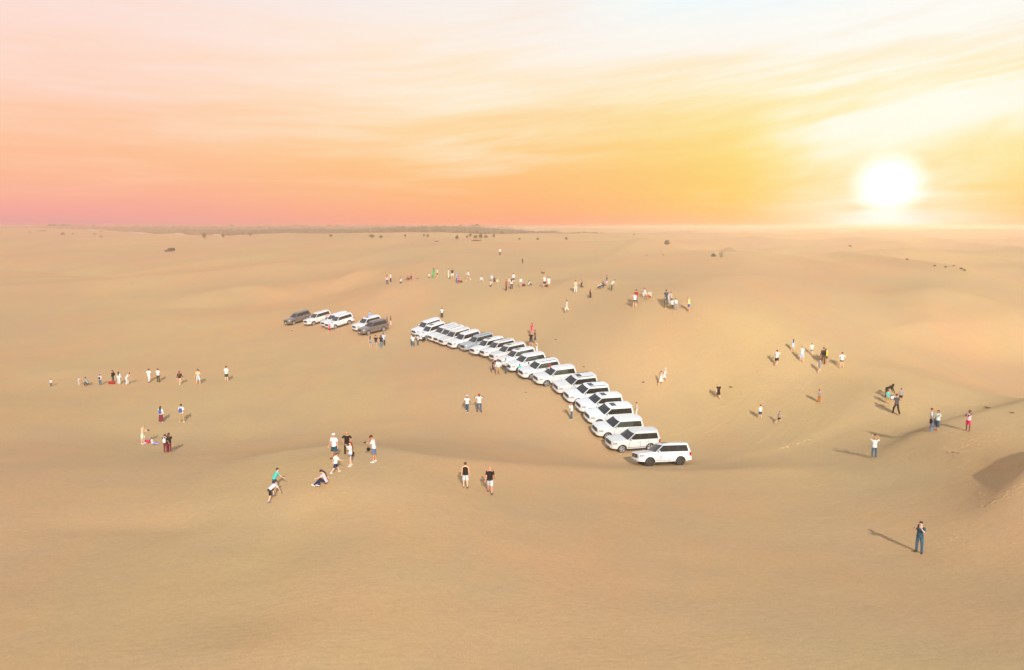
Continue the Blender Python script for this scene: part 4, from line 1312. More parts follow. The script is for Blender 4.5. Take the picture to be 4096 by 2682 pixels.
clump(2572, 1531, .45, .16, 'dark tuft on the sand left of the cream dress')
clump(2923, 1551, .45, .16, 'dark tuft on the sand right of the black dress')
clump(2337, 1469, .35, .10, 'small brown tuft behind the tails of the middle cars')
clump(2223, 1360, .4, .10, 'tiny brown tuft above the middle of the car row')
clump(1167, 1324, .5, .1, 'brown scrap in the sand before the six left cars')
clump(2102, 1571, .3, .07, 'small dark scrap in front of the middle cars')
clump(3950, 1634, .55, .16, 'dark tuft beyond the dune edge at the right')
clump(4048, 1653, .35, .10, 'tiny tuft beyond the dune edge at the right margin')
clump(2172, 1095, .9, .5, 'brown clump above the pair in white')  # brown stalk clump set at a brown mark of unknown kind
clump(1671, 1115, .6, .12, 'brown scrap on the crest right of the seated pair')
clump(1799, 1115, .6, .12, 'brown scrap on the crest below the man in black')

# ================================================================== cars


def topz(x):
    return float(np.interp(x, [-2.50, -2.42, -1.2, .85, 1.05, 1.6, 2.2, 2.36, 2.42], [1.16, 1.25, 1.24, 1.23, 1.225, 1.20, 1.15, 1.10, 1.02]))


def botz(x):
    z = float(np.interp(x, [-2.50, -2.0, -1.9, .9, 1.95, 2.42], [.52, .46, .42, .40, .44, .50]))
    for a in (AXF, AXR):
        d = abs(x - a)
        if d < .485:
            z = max(z, .39 + math.sqrt(.485 ** 2 - d ** 2) * .97)
    return z


def halfw(x):
    return float(np.interp(x, [-2.50, -2.42, -2.25, -1.9, 1.8, 2.1, 2.28, 2.38, 2.42], [.80, .90, .95, .965, .965, .945, .91, .85, .78]))


PROF = ((0.0, .965), (.12, .995), (.45, 1.005), (.72, .99), (.9, .965), (1.0, .93))


def side_pt(x, z, off=0.0):
    b_, t = botz(x), topz(x)
    base = .40
    f = min(max((z - base) / max(t - base, .01), 0), 1)
    k = float(np.interp(f, [p[0] for p in PROF], [p[1] for p in PROF]))
    return halfw(x) * k + off


def car_body():
    xs = sorted(set([-2.50, -2.46, -2.42, -2.34, -2.25, 2.42, 2.40, 2.38, 2.33, 2.28, 2.2, 2.1] + [round(v, 3) for v in np.arange(-2.15, 2.06, .15)] +
                    [round(a + math.cos(t) * .485, 3) for a in (AXF, AXR) for t in np.linspace(0, math.pi, 15)] + [round(a + s * .487, 3) for a in (AXF, AXR) for s in (-1, 1)]))
    zl = [0, .1, .3, .5, .7, .86, .95, 1.0]
    ring = []
    for x in xs:
        b_, t = botz(x), topz(x)
        left = [(x, -side_pt(x, b_ + (t - b_) * f), b_ + (t - b_) * f) for f in zl]
        hw = side_pt(x, t)
        crown = .035 if x > .9 else .0
        top = [(x, -hw * .92, t + .012), (x, -hw * .55, t + .012 + crown * .8), (x, 0, t + .012 + crown), (x, hw * .55, t + .012 + crown * .8), (x, hw * .92, t + .012)]
        right = [(x, -p[1], p[2]) for p in reversed(left)]
        ring.append(left + top + right)
    n = len(ring[0])
    m = MB()
    vs = [p for r_ in ring for p in r_]
    fs, sl = [], []
    for i in range(len(ring) - 1):
        for j in range(n):
            j2 = (j + 1) % n
            fs.append((i * n + j, i * n + j2, (i + 1) * n + j2, (i + 1) * n + j))
            sl.append(1 if j == n - 1 else 0)
    fs.append(tuple(range(n - 1, -1, -1))); sl.append(0)
    fs.append(tuple((len(ring) - 1) * n + j for j in range(n))); sl.append(0)
    m.v = vs; m.f = fs; m.i = sl
    # greenhouse: five outlines from beltline to roof
    lv = [(1.19, 1.06, -2.44, .925), (1.25, .98, -2.43, .91), (1.50, .66, -2.37, .86), (1.79, .31, -2.28, .78), (1.88, .14, -2.22, .73), (1.925, -.06, -2.08, .64), (1.945, -.4, -1.8, .44)]
    o = len(m.v)
    npt = 0
    for z, xf, xr, w in lv:
        pts_ = []
        for f in (-1, -.86, -.5, 0, .5, .86, 1):
            pts_.append((xf - .13 * abs(f) ** 3, w * f, z))
        for f in (.8, .6, .4, .2):
            x = xr + (xf - .13 - xr) * f
            pts_.append((x, w * (1.0 + .012 * math.sin(math.pi * f)), z))
        for f in (1, .86, .5, 0, -.5, -.86, -1):
            pts_.append((xr + .09 * abs(f) ** 4, w * f, z))
        for f in (.2, .4, .6, .8):
            x = xr + (xf - .13 - xr) * f
            pts_.append((x, -w * (1.0 + .012 * math.sin(math.pi * f)), z))
        npt = len(pts_)
        m.v += pts_
    for i in range(len(lv) - 1):
        for j in range(npt):
            j2 = (j + 1) % npt
            m.f.append((o + i * npt + j, o + i * npt + j2, o + (i + 1) * npt + j2, o + (i + 1) * npt + j)); m.i.append(0)
    m.f.append(tuple(o + (len(lv) - 1) * npt + j for j in range(npt))); m.i.append(0)
    # rear bumper and front bumper lip
    return m.mesh('body', 2, sharp=32)


def gw(z):
    return float(np.interp(z, [1.19, 1.25, 1.50, 1.79, 1.88], [.925, .91, .86, .78, .73]))


def gxf(z):
    return float(np.interp(z, [1.19, 1.25, 1.50, 1.79, 1.88], [1.06, .98, .66, .31, .14]))


def gxr(z):
    return float(np.interp(z, [1.19, 1.25, 1.50, 1.79, 1.88], [-2.44, -2.43, -2.37, -2.28, -2.22]))


def panel(m, poly, s, off, thick=.006):
    """a side pane: polygon in (x, z) laid on the greenhouse side s"""
    x0a, x0b, x1b, x1a, z0, z1 = poly
    vs = []
    zr = (z0, 1.50, z1)
    for z in zr:
        t_ = (z - z0) / (z1 - z0)
        xa, xb = x0a + (x0b - x0a) * t_, x1a + (x1b - x1a) * t_
        for i in range(5):
            vs.append((xa + (xb - xa) * i / 4, s * (gw(z) * 1.013 + off + .004), z))
    fs = []
    for j in range(2):
        for i in range(4):
            f = (j * 5 + i, j * 5 + i + 1, (j + 1) * 5 + i + 1, (j + 1) * 5 + i)
            fs.append(f if s < 0 else f[::-1])
    # turned-in edge all round
    rim = [0, 1, 2, 3, 4, 9, 14, 13, 12, 11, 10, 5]
    n0 = len(vs)
    for k in rim:
        vs.append((vs[k][0], vs[k][1] - s * .03, vs[k][2]))
    for a in range(12):
        b_ = (a + 1) % 12
        f = (rim[a], n0 + a, n0 + b_, rim[b_])
        fs.append(f if s < 0 else f[::-1])
    m.add(vs, fs)


def wpoly(x0a, x0b, x1b, x1a, z0=1.20, z1=1.70, n=3):
    """window between x0 (rear) and x1 (front); a = at the bottom, b = at the top"""
    return (x0a, x0b, x1b, x1a, z0, z1)


def body_patch(m, x0, x1, z0, z1, s, off, nx_=8, nz_=5):
    vs = []
    for i in range(nx_ + 1):
        x = x0 + (x1 - x0) * i / nx_
        lo = max(z0, botz(x) + .012)
        for j in range(nz_ + 1):
            z = lo + (min(z1, topz(x)) - lo) * j / nz_
            vs.append((x, s * side_pt(x, z, off), z))
    fs = []
    k = nz_ + 1
    for i in range(nx_):
        for j in range(nz_):
            f = (i * k + j, (i + 1) * k + j, (i + 1) * k + j + 1, i * k + j + 1)
            fs.append(f if s < 0 else f[::-1])
    m.add(vs, fs)


def build_car_meshes():
    M = {}
    M['body'] = car_body()
    for s, nm in ((-1, 'R'), (1, 'L')):
        m = MB(); panel(m, wpoly(-2.17, -2.05, .16, .80, 1.255, 1.775, 5), s, .000); M['trim' + nm] = m.mesh('window_frame', 1, smooth=False)
        m = MB(); panel(m, wpoly(-.30, -.30, .12, .72, 1.275, 1.75), s, .005); M['wf' + nm] = m.mesh('window', 1, smooth=False)
        m = MB(); panel(m, wpoly(-1.18, -1.16, -.38, -.38, 1.275, 1.75), s, .005); M['wr' + nm] = m.mesh('window', 1, smooth=False)
        m = MB(); panel(m, wpoly(-2.10, -1.99, -1.25, -1.28, 1.29, 1.74), s, .005); M['wq' + nm] = m.mesh('window', 1, smooth=False)
        m = MB(); body_patch(m, -.33, .78, .47, 1.20, s, .006); M['df' + nm] = m.mesh('door', 1)
        m = MB(); body_patch(m, -1.18, -.355, .47, 1.20, s, .006); M['dr' + nm] = m.mesh('door', 1)
        for q_, x in enumerate((.79, -.345, -1.19)):
            m = MB(); body_patch(m, x - .012, x + .012, .47, 1.21, s, .003, 1, 5)
            M['seam%d' % q_ + nm] = m.mesh('door_gap', 1)
        for k_, x in (('hf', -.20), ('hr', -1.03)):
            m = MB(); m.tube([(x - .10, s * side_pt(x, .98, .018), .985), (x - .05, s * side_pt(x, .98, .035), .99), (x + .05, s * side_pt(x, .98, .035), .99), (x + .10, s * side_pt(x, .98, .018), .985)], .016, 6)
            M[k_ + nm] = m.mesh('door_handle')
        m = MB(); m.tube([(.60, s * .88, 1.26), (.62, s * .98, 1.27)], [.03, .03], 6)
        m.tube([(.55, s * .965, 1.295), (.58, s * .985, 1.30), (.64, s * 1.06, 1.305), (.66, s * 1.17, 1.305), (.65, s * 1.20, 1.305)], [(.06, .06), (.075, .095), (.075, .105), (.06, .09), (.03, .05)], 8, (1, 0, 0))
        M['mir' + nm] = m.mesh('side_mirror')
        m = MB(); m.tube([(-.86, s * .985, .385), (-.82, s * 1.0, .375), (.78, s * 1.0, .375), (.86, s * .985, .385)], [(.05, .02), (.09, .03), (.09, .03), (.05, .02)], 8, (0, 1, 0))
        M['step' + nm] = m.mesh('side_step')
        m = MB()
        body_patch(m, -.90, .90, .52, .565, s, .014, 10, 2); M['mold' + nm] = m.mesh('side_moulding')
        # headlight wraps the corner
        m = MB()
        zs = (.84, .91, .99, 1.06)
        cols = [(2.425, .47), (2.42, .62), (2.40, .77), (2.33, .88), (2.18, .935), (2.03, .955)]
        vs, fs = [], []
        for ci, (x, y) in enumerate(cols):
            for zi, z in enumerate(zs):
                zz = z + ci * .008
                vs.append((x + .012 - (z - .84) * .12, s * (y + .014 - (z - .84) * .08), min(zz, topz(x) + .01)))
        for i in range(len(cols) - 1):
            for j in range(3):
                f = (i * 4 + j, i * 4 + j + 1, (i + 1) * 4 + j + 1, (i + 1) * 4 + j)
                fs.append(f if s > 0 else f[::-1])
        m.add(vs, fs); M['head' + nm] = m.mesh('headlight')
        m = MB(); m.tube([(2.10, s * .972, .97), (2.02, s * .985, .975), (1.95, s * .985, .98)], .03, 6); M['ind' + nm] = m.mesh('indicator')
        m = MB()
        vs, fs = [], []
        for ci, (x, y) in enumerate(((-2.515, .66), (-2.49, .80), (-2.42, .90), (-2.30, .945), (-2.22, .955))):
            for z in (.86, 1.0, 1.18):
                vs.append((x - .006, s * (y + .008), z))
        for i in range(4):
            for j in range(2):
                f = (i * 3 + j, i * 3 + j + 1, (i + 1) * 3 + j + 1, (i + 1) * 3 + j)
                fs.append(f if s < 0 else f[::-1])
        m.add(vs, fs); M['tail' + nm] = m.mesh('tail_light')
        m = MB(); m.ball((2.32, s * .80, .62), (.05, .06, .05), 8, 6); M['fog' + nm] = m.mesh('fog_light')
        m = MB(); m.tube([(.0, s * .63, 1.91), (-.08, s * .63, 1.975), (-1.75, s * .62, 1.985), (-1.85, s * .62, 1.92)], .020, 6)
        for x in (-.6, -1.2): m.tube([(x, s * .62, 1.90), (x, s * .625, 1.98)], .018, 6)
        M['rail' + nm] = m.mesh('roof_rail')
    # panes front and rear
    m = MB(); vs = []; N = 8
    for z in (1.25, 1.42, 1.60, 1.785):
        for i in range(N + 1):
            f = -1 + 2 * i / N
            w = gw(z) * .925
            vs.append((gxf(z) - .13 * abs(f * .925) ** 3 + .010, w * f, z + .006))
    fs = [(j * (N + 1) + i, (j) * (N + 1) + i + 1, (j + 1) * (N + 1) + i + 1, (j + 1) * (N + 1) + i) for j in range(3) for i in range(N)]
    m.add(vs, fs); M['wind'] = m.mesh('windshield')
    m = MB(); vs = []
    for z in (1.29, 1.50, 1.75):
        for i in range(N + 1):
            f = -1 + 2 * i / N
            vs.append((gxr(z) + .09 * abs(f * .86) ** 4 - .010, gw(z) * .86 * f, z))
    fs = [(j * (N + 1) + i, (j + 1) * (N + 1) + i, (j + 1) * (N + 1) + i + 1, (j) * (N + 1) + i + 1) for j in range(2) for i in range(N)]
    m.add(vs, fs); M['rwin'] = m.mesh('rear_window')
    m = MB(); m.tube([(-2.18, -.60, 1.895), (-2.20, 0, 1.92), (-2.18, .60, 1.895)], [(.12, .018), (.15, .022), (.12, .018)], 8, (1, 0, 0)); M['spoil'] = m.mesh('roof_spoiler')
    # grille
    m = MB(); m.box((2.436, 0, .925), (.07, .98, .29), taper=.96); M['grille'] = m.mesh('grille', smooth=False)
    m = MB()
    for z in (.85, .905, .96, 1.015):
        m.box((2.465, 0, z), (.02, .84, .014))
    m.tube([(2.475, -.07, .935), (2.478, 0, .965), (2.475, .07, .935), (2.478, 0, .905), (2.475, -.07, .935)], .012, 6)
    M['gbar'] = m.mesh('grille_bar', smooth=False)
    m = MB(); m.tube([(2.30, -.90, .57), (2.42, -.70, .57), (2.475, -.35, .57), (2.48, 0, .57), (2.475, .35, .57), (2.42, .70, .57), (2.30, .90, .57)], [(.10, .04), (.125, .05), (.13, .05), (.13, .05), (.13, .05), (.125, .05), (.10, .04)], 8, (0, 0, 1)); M['bump'] = m.mesh('front_bumper')
    m = MB(); m.tube([(-2.40, -.90, .60), (-2.52, -.62, .60), (-2.56, 0, .60), (-2.52, .62, .60), (-2.40, .90, .60)], [(.12, .05)] * 5, 8, (0, 0, 1)); M['rbump'] = m.mesh('rear_bumper')
    m = MB(); m.box((2.525, 0, .55), (.012, .78, .075)); M['intake'] = m.mesh('air_intake', smooth=False)
    m = MB(); m.box((2.538, 0, .62), (.012, .46, .12)); M['plate'] = m.mesh('number_plate', smooth=False)
    m = MB(); m.box((2.546, .14, .62), (.006, .12, .10)); M['mark'] = m.mesh('plate_mark', smooth=False)
    m = MB(); m.box((-.32, 0, 1.946), (.56, .72, .014), taper=.97); M['sun'] = m.mesh('sunroof', smooth=False)
    m = MB(); m.box((2.47, 0, .935), (.02, .16, .10)); M['badge'] = m.mesh('badge', smooth=False)
    # wheels
    m = MB()
    prof = [(.27, -.11), (.34, -.125), (.398, -.10), (WR, -.06), (WR, .06), (.398, .10), (.34, .125), (.27, .11)]
    N = 28
    vs = [(r_ * math.cos(2 * math.pi * i / N), y, r_ * math.sin(2 * math.pi * i / N)) for i in range(N) for r_, y in prof]
    k = len(prof)
    fs = [(i * k + j, i * k + j + 1, ((i + 1) % N) * k + j + 1, ((i + 1) % N) * k + j) for i in range(N) for j in range(k - 1)]
    m.add(vs, fs)
    m.tube([(0, -.09, 0), (0, .06, 0)], [.275, .275], 20)
    M['tyre'] = m.mesh('wheel')
    m = MB()
    m.tube([(0, .055, 0), (0, .10, 0), (0, .112, 0)], [.055, .055, .03], 12)
    for i in range(5):
        a = 2 * math.pi * i / 5
        c_, s_ = math.cos(a), math.sin(a)
        for e in (-.16, .16):
            c2, s2 = math.cos(a + e), math.sin(a + e)
            m.tube([(c_ * .04, .095, s_ * .04), (c2 * .15, .10, s2 * .15), (c2 * .262, .085, s2 * .262)], [(.028, .018), (.024, .016), (.032, .018)], 6, (-s2, 0, c2))
    pr = [(.262, .055), (.285, .118), (.268, .125), (.25, .08)]
    N = 24
    vs = [(r_ * math.cos(2 * math.pi * i / N), y, r_ * math.sin(2 * math.pi * i / N)) for i in range(N) for r_, y in pr]
    fs = [(i * 4 + j, i * 4 + j + 1, ((i + 1) % N) * 4 + j + 1, ((i + 1) % N) * 4 + j) for i in range(N) for j in range(3)]
    m.add(vs, fs)
    M['rim'] = m.mesh('rim')
    # seats and dashboard behind the glass are not seen; the panes are tinted
    return M


CM = build_car_meshes()
white_p = mat('white car paint', (0.70, 0.725, 0.73), 0.30, noise=0.0, coat=.6, linear=True)
white_b = mat('white car paint warm', (0.69, 0.70, 0.685), 0.36, noise=0.03, nscale=1.2, coat=.5, linear=True)
white_c = mat('white car paint dusty', (0.63, 0.635, 0.62), 0.42, noise=0.06, nscale=1.5, coat=.35, linear=True)
beige_p = mat('champagne car paint', (0.17, 0.155, 0.145), 0.35, metal=.3, noise=0, coat=.6, linear=True)
greyb_p = mat('blue grey car paint', (0.38, 0.46, 0.50), 0.35, metal=.3, noise=0, coat=.6, linear=True)
dark_p = mat('black car paint', (0.006, 0.008, 0.009), 0.4, noise=0, coat=.15, linear=True)
glass_m = mat('tinted car glass', (0.010, 0.016, 0.014), 0.10, noise=0, spec=.4, linear=True)
clear_m = mat('lightly tinted car glass', (0.045, 0.065, 0.055), 0.08, noise=0, spec=.7, linear=True)
wsh_m = mat('windshield glass', (0.016, 0.028, 0.04), 0.10, noise=0, spec=.35, linear=True)
rubber = mat('tyre rubber', (0.022, 0.021, 0.02), 0.85, noise=.2, nscale=12, linear=True)
alloy = mat('alloy rim', (0.62, 0.63, 0.64), 0.3, metal=.7, noise=0, linear=True)
darkrim = mat('black rim', (0.035, 0.033, 0.03), 0.45, noise=0, linear=True)
plast = mat('dark trim', (0.010, 0.011, 0.013), 0.6, noise=0, linear=True)
under = mat('underbody', (0.012, 0.011, 0.010), 0.9, noise=0, linear=True)
chrome = mat('chrome', (0.75, 0.75, 0.76), 0.15, metal=1.0, noise=0, linear=True)
lamp_m = mat('headlight glass', (0.34, 0.36, 0.37), 0.12, noise=0, spec=.8, linear=True)
redl = mat('tail light red', (0.42, 0.012, 0.012), 0.25, noise=0, linear=True)
orangem = mat('orange decal', (0.85, 0.16, 0.02), 0.5, noise=0, linear=True)
redm = mat('red decal', (0.62, 0.02, 0.03), 0.5, noise=0, linear=True)
platem = mat('number plate white', (0.75, 0.75, 0.72), 0.5, noise=0, linear=True)
greym2 = mat('dark chrome', (0.10, 0.11, 0.12), 0.35, metal=.4, noise=0, linear=True)
greym = mat('grey print', (0.32, 0.30, 0.30), 0.6, noise=0, linear=True)


def decal(name, poly, s, m_, root, off=.012, green=False):
    m = MB()
    vs = [(x, s * ((gw(z) if green else side_pt(x, z)) + off), z) for x, z in poly]
    m.add(vs, [tuple(range(len(poly))) if s < 0 else tuple(range(len(poly) - 1, -1, -1))])
    return link(name, m.mesh(name, smooth=False), root, m_)


def normal_at(x, y, e=1.2):
    a = tz(x + e, y) - tz(x - e, y); b_ = tz(x, y + e) - tz(x, y - e)
    return Vector((-a / (2 * e), -b_ / (2 * e), 1)).normalized()


def place_car(px, py, heading, label, paint=white_p, rail=False, sunroof=False, rims=alloy, tint=glass_m, group='white cars parked in the long slanting row', anchor=(AXF, 1), badge=False, spare=False, scale=1.0, name='parked_car', hood=None):
    """px, py: pixel where the near front wheel meets the sand; heading in degrees seen from above"""
    i = int(np.argmin([abs(c_[0] - px) + abs(c_[1] - py) for c_ in CARS]))
    cx, cy, fx, fy, z0_, gf, gl = POSE[i]
    lx, ly = -fy, fx
    zs = [tz(cx + fx * a + lx * b_, cy + fy * a + ly * b_) for a, b_ in ((AXF, .85), (AXF, -.85), (AXR, .85), (AXR, -.85))]
    f3 = Vector((fx, fy, ((zs[0] + zs[1]) - (zs[2] + zs[3])) / 2 / (AXF - AXR))).normalized()
    l3 = Vector((lx, ly, ((zs[0] + zs[2]) - (zs[1] + zs[3])) / 2 / 1.7)).normalized()
    u3 = f3.cross(l3).normalized(); l3 = u3.cross(f3).normalized()
    mtx = Matrix(((f3.x, l3.x, u3.x, 0), (f3.y, l3.y, u3.y, 0), (f3.z, l3.z, u3.z, 0), (0, 0, 0, 1)))
    if paint is white_p:
        paint = (white_p, white_b, white_p, white_c, white_p)[(i * 3) % 5]
    root = empty(name, (0, 0, 0))
    root.rotation_euler = mtx.to_euler()
    root.location = (cx, cy, sum(zs) / 4 - 0.06)
    root.scale = (scale,) * 3
    tag(root, label, 'car', group)
    L = lambda nm, k, m_: link(nm, CM[k], root, m_)
    L('body', 'body', [paint, under])
    for nm in 'LR':
        fr = L('window_frame', 'trim' + nm, plast)
        for k_ in ('wf', 'wr', 'wq'):
            L('window', k_ + nm, tint if k_ != 'wq' else glass_m)
        d1 = L('door', 'df' + nm, paint); d2 = L('door', 'dr' + nm, paint)
        link('door_handle', CM['hf' + nm], d1, chrome); link('door_handle', CM['hr' + nm], d2, chrome)
        for q_ in range(3):
            L('door_gap', 'seam%d' % q_ + nm, plast)
        L('side_mirror', 'mir' + nm, paint)
        L('side_step', 'step' + nm, plast); L('side_moulding', 'mold' + nm, chrome)
        hl_ = L('headlight', 'head' + nm, lamp_m); link('indicator', CM['ind' + nm], hl_, orangem); L('tail_light', 'tail' + nm, redl); L('fog_light', 'fog' + nm, lamp_m)
        if rail:
            L('roof_rail', 'rail' + nm, plast)
    L('windshield', 'wind', wsh_m); L('rear_window', 'rwin', glass_m); L('roof_spoiler', 'spoil', paint)
    gr = L('grille', 'grille', plast); link('grille_bar', CM['gbar'], gr, greym2)
    fb = L('front_bumper', 'bump', paint); link('air_intake', CM['intake'], fb, plast)
    pl_ = link('number_plate', CM['plate'], fb, platem)
    L('rear_bumper', 'rbump', paint)
    if sunroof:
        L('sunroof', 'sun', wsh_m)
    if badge:
        link('badge', CM['badge'], gr, chrome)
    for x in (AXF, AXR):
        for s_ in (-1, 1):
            wh = link('wheel', CM['tyre'], root, rubber, (x, s_ * .83, WR))
            if s_ < 0:
                wh.rotation_euler = (0, 0, math.pi)
            link('rim', CM['rim'], wh, rims)
    return root


g_r = 'white cars parked in the long slanting row'
A_ = place_car
c1 = A_(2599, 1866, 186, 'white car at the near right end of the row, with black wheels and sunroof', rims=darkrim, sunroof=True, badge=True)
A_(2486, 1811, 189, 'second white car from the near end, plain roof and silver wheels')
A_(2427, 1758, 191, 'third white car from the near end, with see-through side windows', tint=clear_m)
A_(2393, 1704, 193, 'fourth white car from the near end, with sunroof, behind the one with see-through windows', sunroof=True)
A_(2357, 1660, 195, 'fifth white car from the near end, beside the man taking a photograph', sunroof=True)
A_(2309, 1619, 196, 'sixth white car from the near end, with roof rails and sunroof', rail=True, sunroof=True)
c7 = A_(2265, 1583, 198, 'seventh white car from the near end, roof rails, small print on door', rail=True, sunroof=True, badge=True)
A_(2185, 1546, 200, 'eighth white car from the near end, plain roof, standing a little apart', tint=clear_m)
A_(2126, 1520, 202, 'ninth white car from the near end, with yellowed headlights and roof rails', rail=True, tint=clear_m)
A_(2076, 1492, 204, 'tenth white car from the near end, behind the youth in turquoise', tint=clear_m)
A_(2040, 1470, 205, 'eleventh white car from the near end, behind the grey-haired man', tint=clear_m, sunroof=True)
A_(2008, 1449, 206, 'twelfth white car from the near end, behind the navy dress', sunroof=True)
A_(1968, 1432, 207, 'thirteenth white car from the near end, with roof rails', rail=True)
A_(1929, 1423, 208, 'fourteenth white car from the near end, right beside the blue-grey one', sunroof=True)
A_(1888, 1408, 210, 'blue-grey car among the white ones in the row', paint=greyb_p, rail=True)
A_(1838, 1396, 212, 'white car with a large silver front wheel just left of the blue-grey one')
A_(1802, 1385, 213, 'white car two places left of the blue-grey one')
A_(1780, 1376, 214, 'white car three places left of the blue-grey one', rail=True)
A_(1756, 1368, 215, 'white car with red front badge, four places left of the blue-grey one', rail=True, badge=True)
A_(1707, 1362, 217, 'last but one white car of the row, driver in black trousers at its front', sunroof=True)
A_(1690, 1344, 218, 'white car at the far left end of the long row')
g_l = 'cars parked apart on the left'
A_(1176, 1300, 222, 'champagne-coloured car at the left end of the small group', paint=beige_p, group=g_l)
c_b = A_(1255, 1302, 220, 'white car with an orange and red stripe on its rear side', group=g_l)
A_(1325, 1309, 218, 'white car squeezed behind a nearer white one in the small group', group=g_l)
A_(1341, 1316, 216, 'white car with people at its front corner, middle of the small group', group=g_l)
A_(1450, 1326, 216, 'white car half hidden behind the grey-beige one', group=g_l, sunroof=True)
A_(1474, 1341, 215, 'grey-beige car at the right end of the small group', paint=beige_p, rail=True, group=g_l)
dk = A_(673, 1008, 215, 'small black car driving alone down the far left dune', paint=dark_p, group=None, name='dark_car')
w_ = cast(1747, 968)
far_c = empty('dark_slab', w_, R(12))
tag(far_c, 'small dark slab lying on the far sand below the tree belt', 'slab')
m = MB(); m.box((0, 0, .35), (1.9, .9, .35), taper=.85); link('panel', m.mesh('panel', smooth=False), far_c, dark_p)
m = MB(); m.box((0, 0, .12), (1.5, .6, .24)); link('base', m.mesh('base', smooth=False), far_c, plast)
for o, x0 in ((c1, .30), (c7, .30)):
    decal('door_print', [(x0, .70), (x0 + .34, .70), (x0 + .34, .76), (x0, .76)], 1, redm, o)
    decal('door_print', [(x0 + .02, .84), (x0 + .32, .84), (x0 + .17, .98)], 1, greym, o)
decal('side_stripe', [(-.75, .62), (-.2, .62), (-1.2, 1.13), (-1.75, 1.13)], 1, orangem, c_b)
decal('side_stripe', [(-1.1, 1.0), (-.95, 1.10), (-2.0, 1.20), (-2.25, 1.12)], 1, redm, c_b)

# ================================================================== far plain: tree belt, shrubs, track, building
leaf_far = mat('dusty far foliage', (0.10, 0.095, 0.06), .9, noise=.4, nscale=.15, linear=True)
leaf_m = mat('desert shrub leaves', (0.11, 0.105, 0.055), .85, noise=.4, nscale=1.5, linear=True)
leaf_d = mat('dark shrub leaves', (0.075, 0.075, 0.042), .85, noise=.4, nscale=1.5, linear=True)
wood_m = mat('dry wood', (0.11, 0.075, 0.045), .9, noise=.3, nscale=4, linear=True)
track_m = mat('pale packed sand', (0.62, 0.50, 0.36), .95, noise=.1, nscale=.1, linear=True)

NEAR = [(-300, 918), (0, 918), (500, 930), (1000, 946), (1550, 947), (2100, 955), (2390, 957)]


def near_y(x):
    return float(np.interp(x, [p[0] for p in NEAR], [p[1] for p in NEAR]))


def flat_pt(x, y, z=10.0, smax=2000.0):
    s = min((CAM_Z - z) / max(tan_dep(y), 1e-5), smax)
    return (x - 2048.0) / FPX * s, s


m = MB()
ico = [(0, 0, 1)] + [(.894 * math.cos(a), .894 * math.sin(a), .447) for a in [i * 2 * math.pi / 5 for i in range(5)]] + \
      [(.894 * math.cos(a), .894 * math.sin(a), -.447) for a in [(i + .5) * 2 * math.pi / 5 for i in range(5)]] + [(0, 0, -1)]
icof = [(0, 1 + i, 1 + (i + 1) % 5) for i in range(5)] + [(1 + i, 6 + i, 1 + (i + 1) % 5) for i in range(5)] + [(1 + (i + 1) % 5, 6 + i, 6 + (i + 1) % 5) for i in range(5)] + [(11, 6 + (i + 1) % 5, 6 + i) for i in range(5)]
tp_, tr_ = [], []
for i in range(9500):
    x = random.uniform(-260, 2385)
    X0, s0 = flat_pt(x, near_y(x))
    depth_k = 4.8 if x < 2050 else 1 + .9 * max(0, (2385 - x) / 335.0) ** 1.2
    k_ = min(1 + (depth_k - 1) * random.random() ** 1.7, 2900 / s0)
    if i % 3 == 0: k_ = 1 + random.random() * .02
    tp_.append((X0 * k_, s0 * k_)); tr_.append(random.uniform(2.2, 4.6) * (1 if s0 * k_ < 1400 else 1.45) * (1 if x < 1900 else max(.22, (2385 - x) / 485.0)))
tz_ = terrain([p[0] for p in tp_], [p[1] for p in tp_])
for (X_, Y_), r_, z_ in zip(tp_, tr_, tz_):
    vs = [(X_ + v[0] * r_ * random.uniform(.75, 1.25) * 1.15, Y_ + v[1] * r_ * random.uniform(.75, 1.25), z_ + r_ * .55 + v[2] * r_ * random.uniform(.6, 1.0) * .9) for v in ico]
    m.add(vs, icof)
belt = link('tree_belt', m.mesh('tree_belt', 1, smooth=False), None, leaf_far)
tag(belt, 'long belt of dusty low trees on the plain at the horizon', 'tree belt', kind='stuff')


def strip(points, width, name, label, m_, lift=.05, n=60):
    P0 = np.array(points, float)
    d_ = np.concatenate([[0], np.cumsum(np.hypot(*np.diff(P0, axis=0).T))])
    tt = np.linspace(0, d_[-1], n)
    xs = np.interp(tt, d_, P0[:, 0]); ys = np.interp(tt, d_, P0[:, 1])
    dx_ = np.gradient(xs); dy_ = np.gradient(ys); l_ = np.hypot(dx_, dy_)
    nx_, ny_ = -dy_ / l_, dx_ / l_
    m = MB(); rows = []
    for o_ in (-.5, -.17, .17, .5):
        X_ = xs + nx_ * width * o_; Y_ = ys + ny_ * width * o_
        rows.append(np.stack([X_, Y_, terrain(X_, Y_) + lift], 1))
    vs = np.stack(rows, 1).reshape(-1, 3)
    m.add(vs.tolist(), [(i * 4 + j, i * 4 + j + 1, (i + 1) * 4 + j + 1, (i + 1) * 4 + j) for i in range(n - 1) for j in range(3)])
    o = link(name, m.mesh(name), None, m_)
    tag(o, label, kind='structure')
    return o


pp = []
for x in np.linspace(-200, 2400, 40):
    X_, s_ = flat_pt(x, near_y(x) + 1.2)
    pp.append((X_ * .985, s_ * .985))
strip(pp, 9, 'sand_track', 'pale sand track along the near edge of the tree belt', track_m, .5, 300)
pp = []
for x, k_ in ((2400, 1.0), (2330, 1.10), (2250, 1.3), (2170, 1.65), (2090, 2.1)):
    X_, s_ = flat_pt(x, near_y(x)); pp.append((X_ * k_ * 1.0, s_ * k_))
strip(pp, 9, 'sand_road', 'pale road on the right side of the tree belt', track_m, .6, 200)


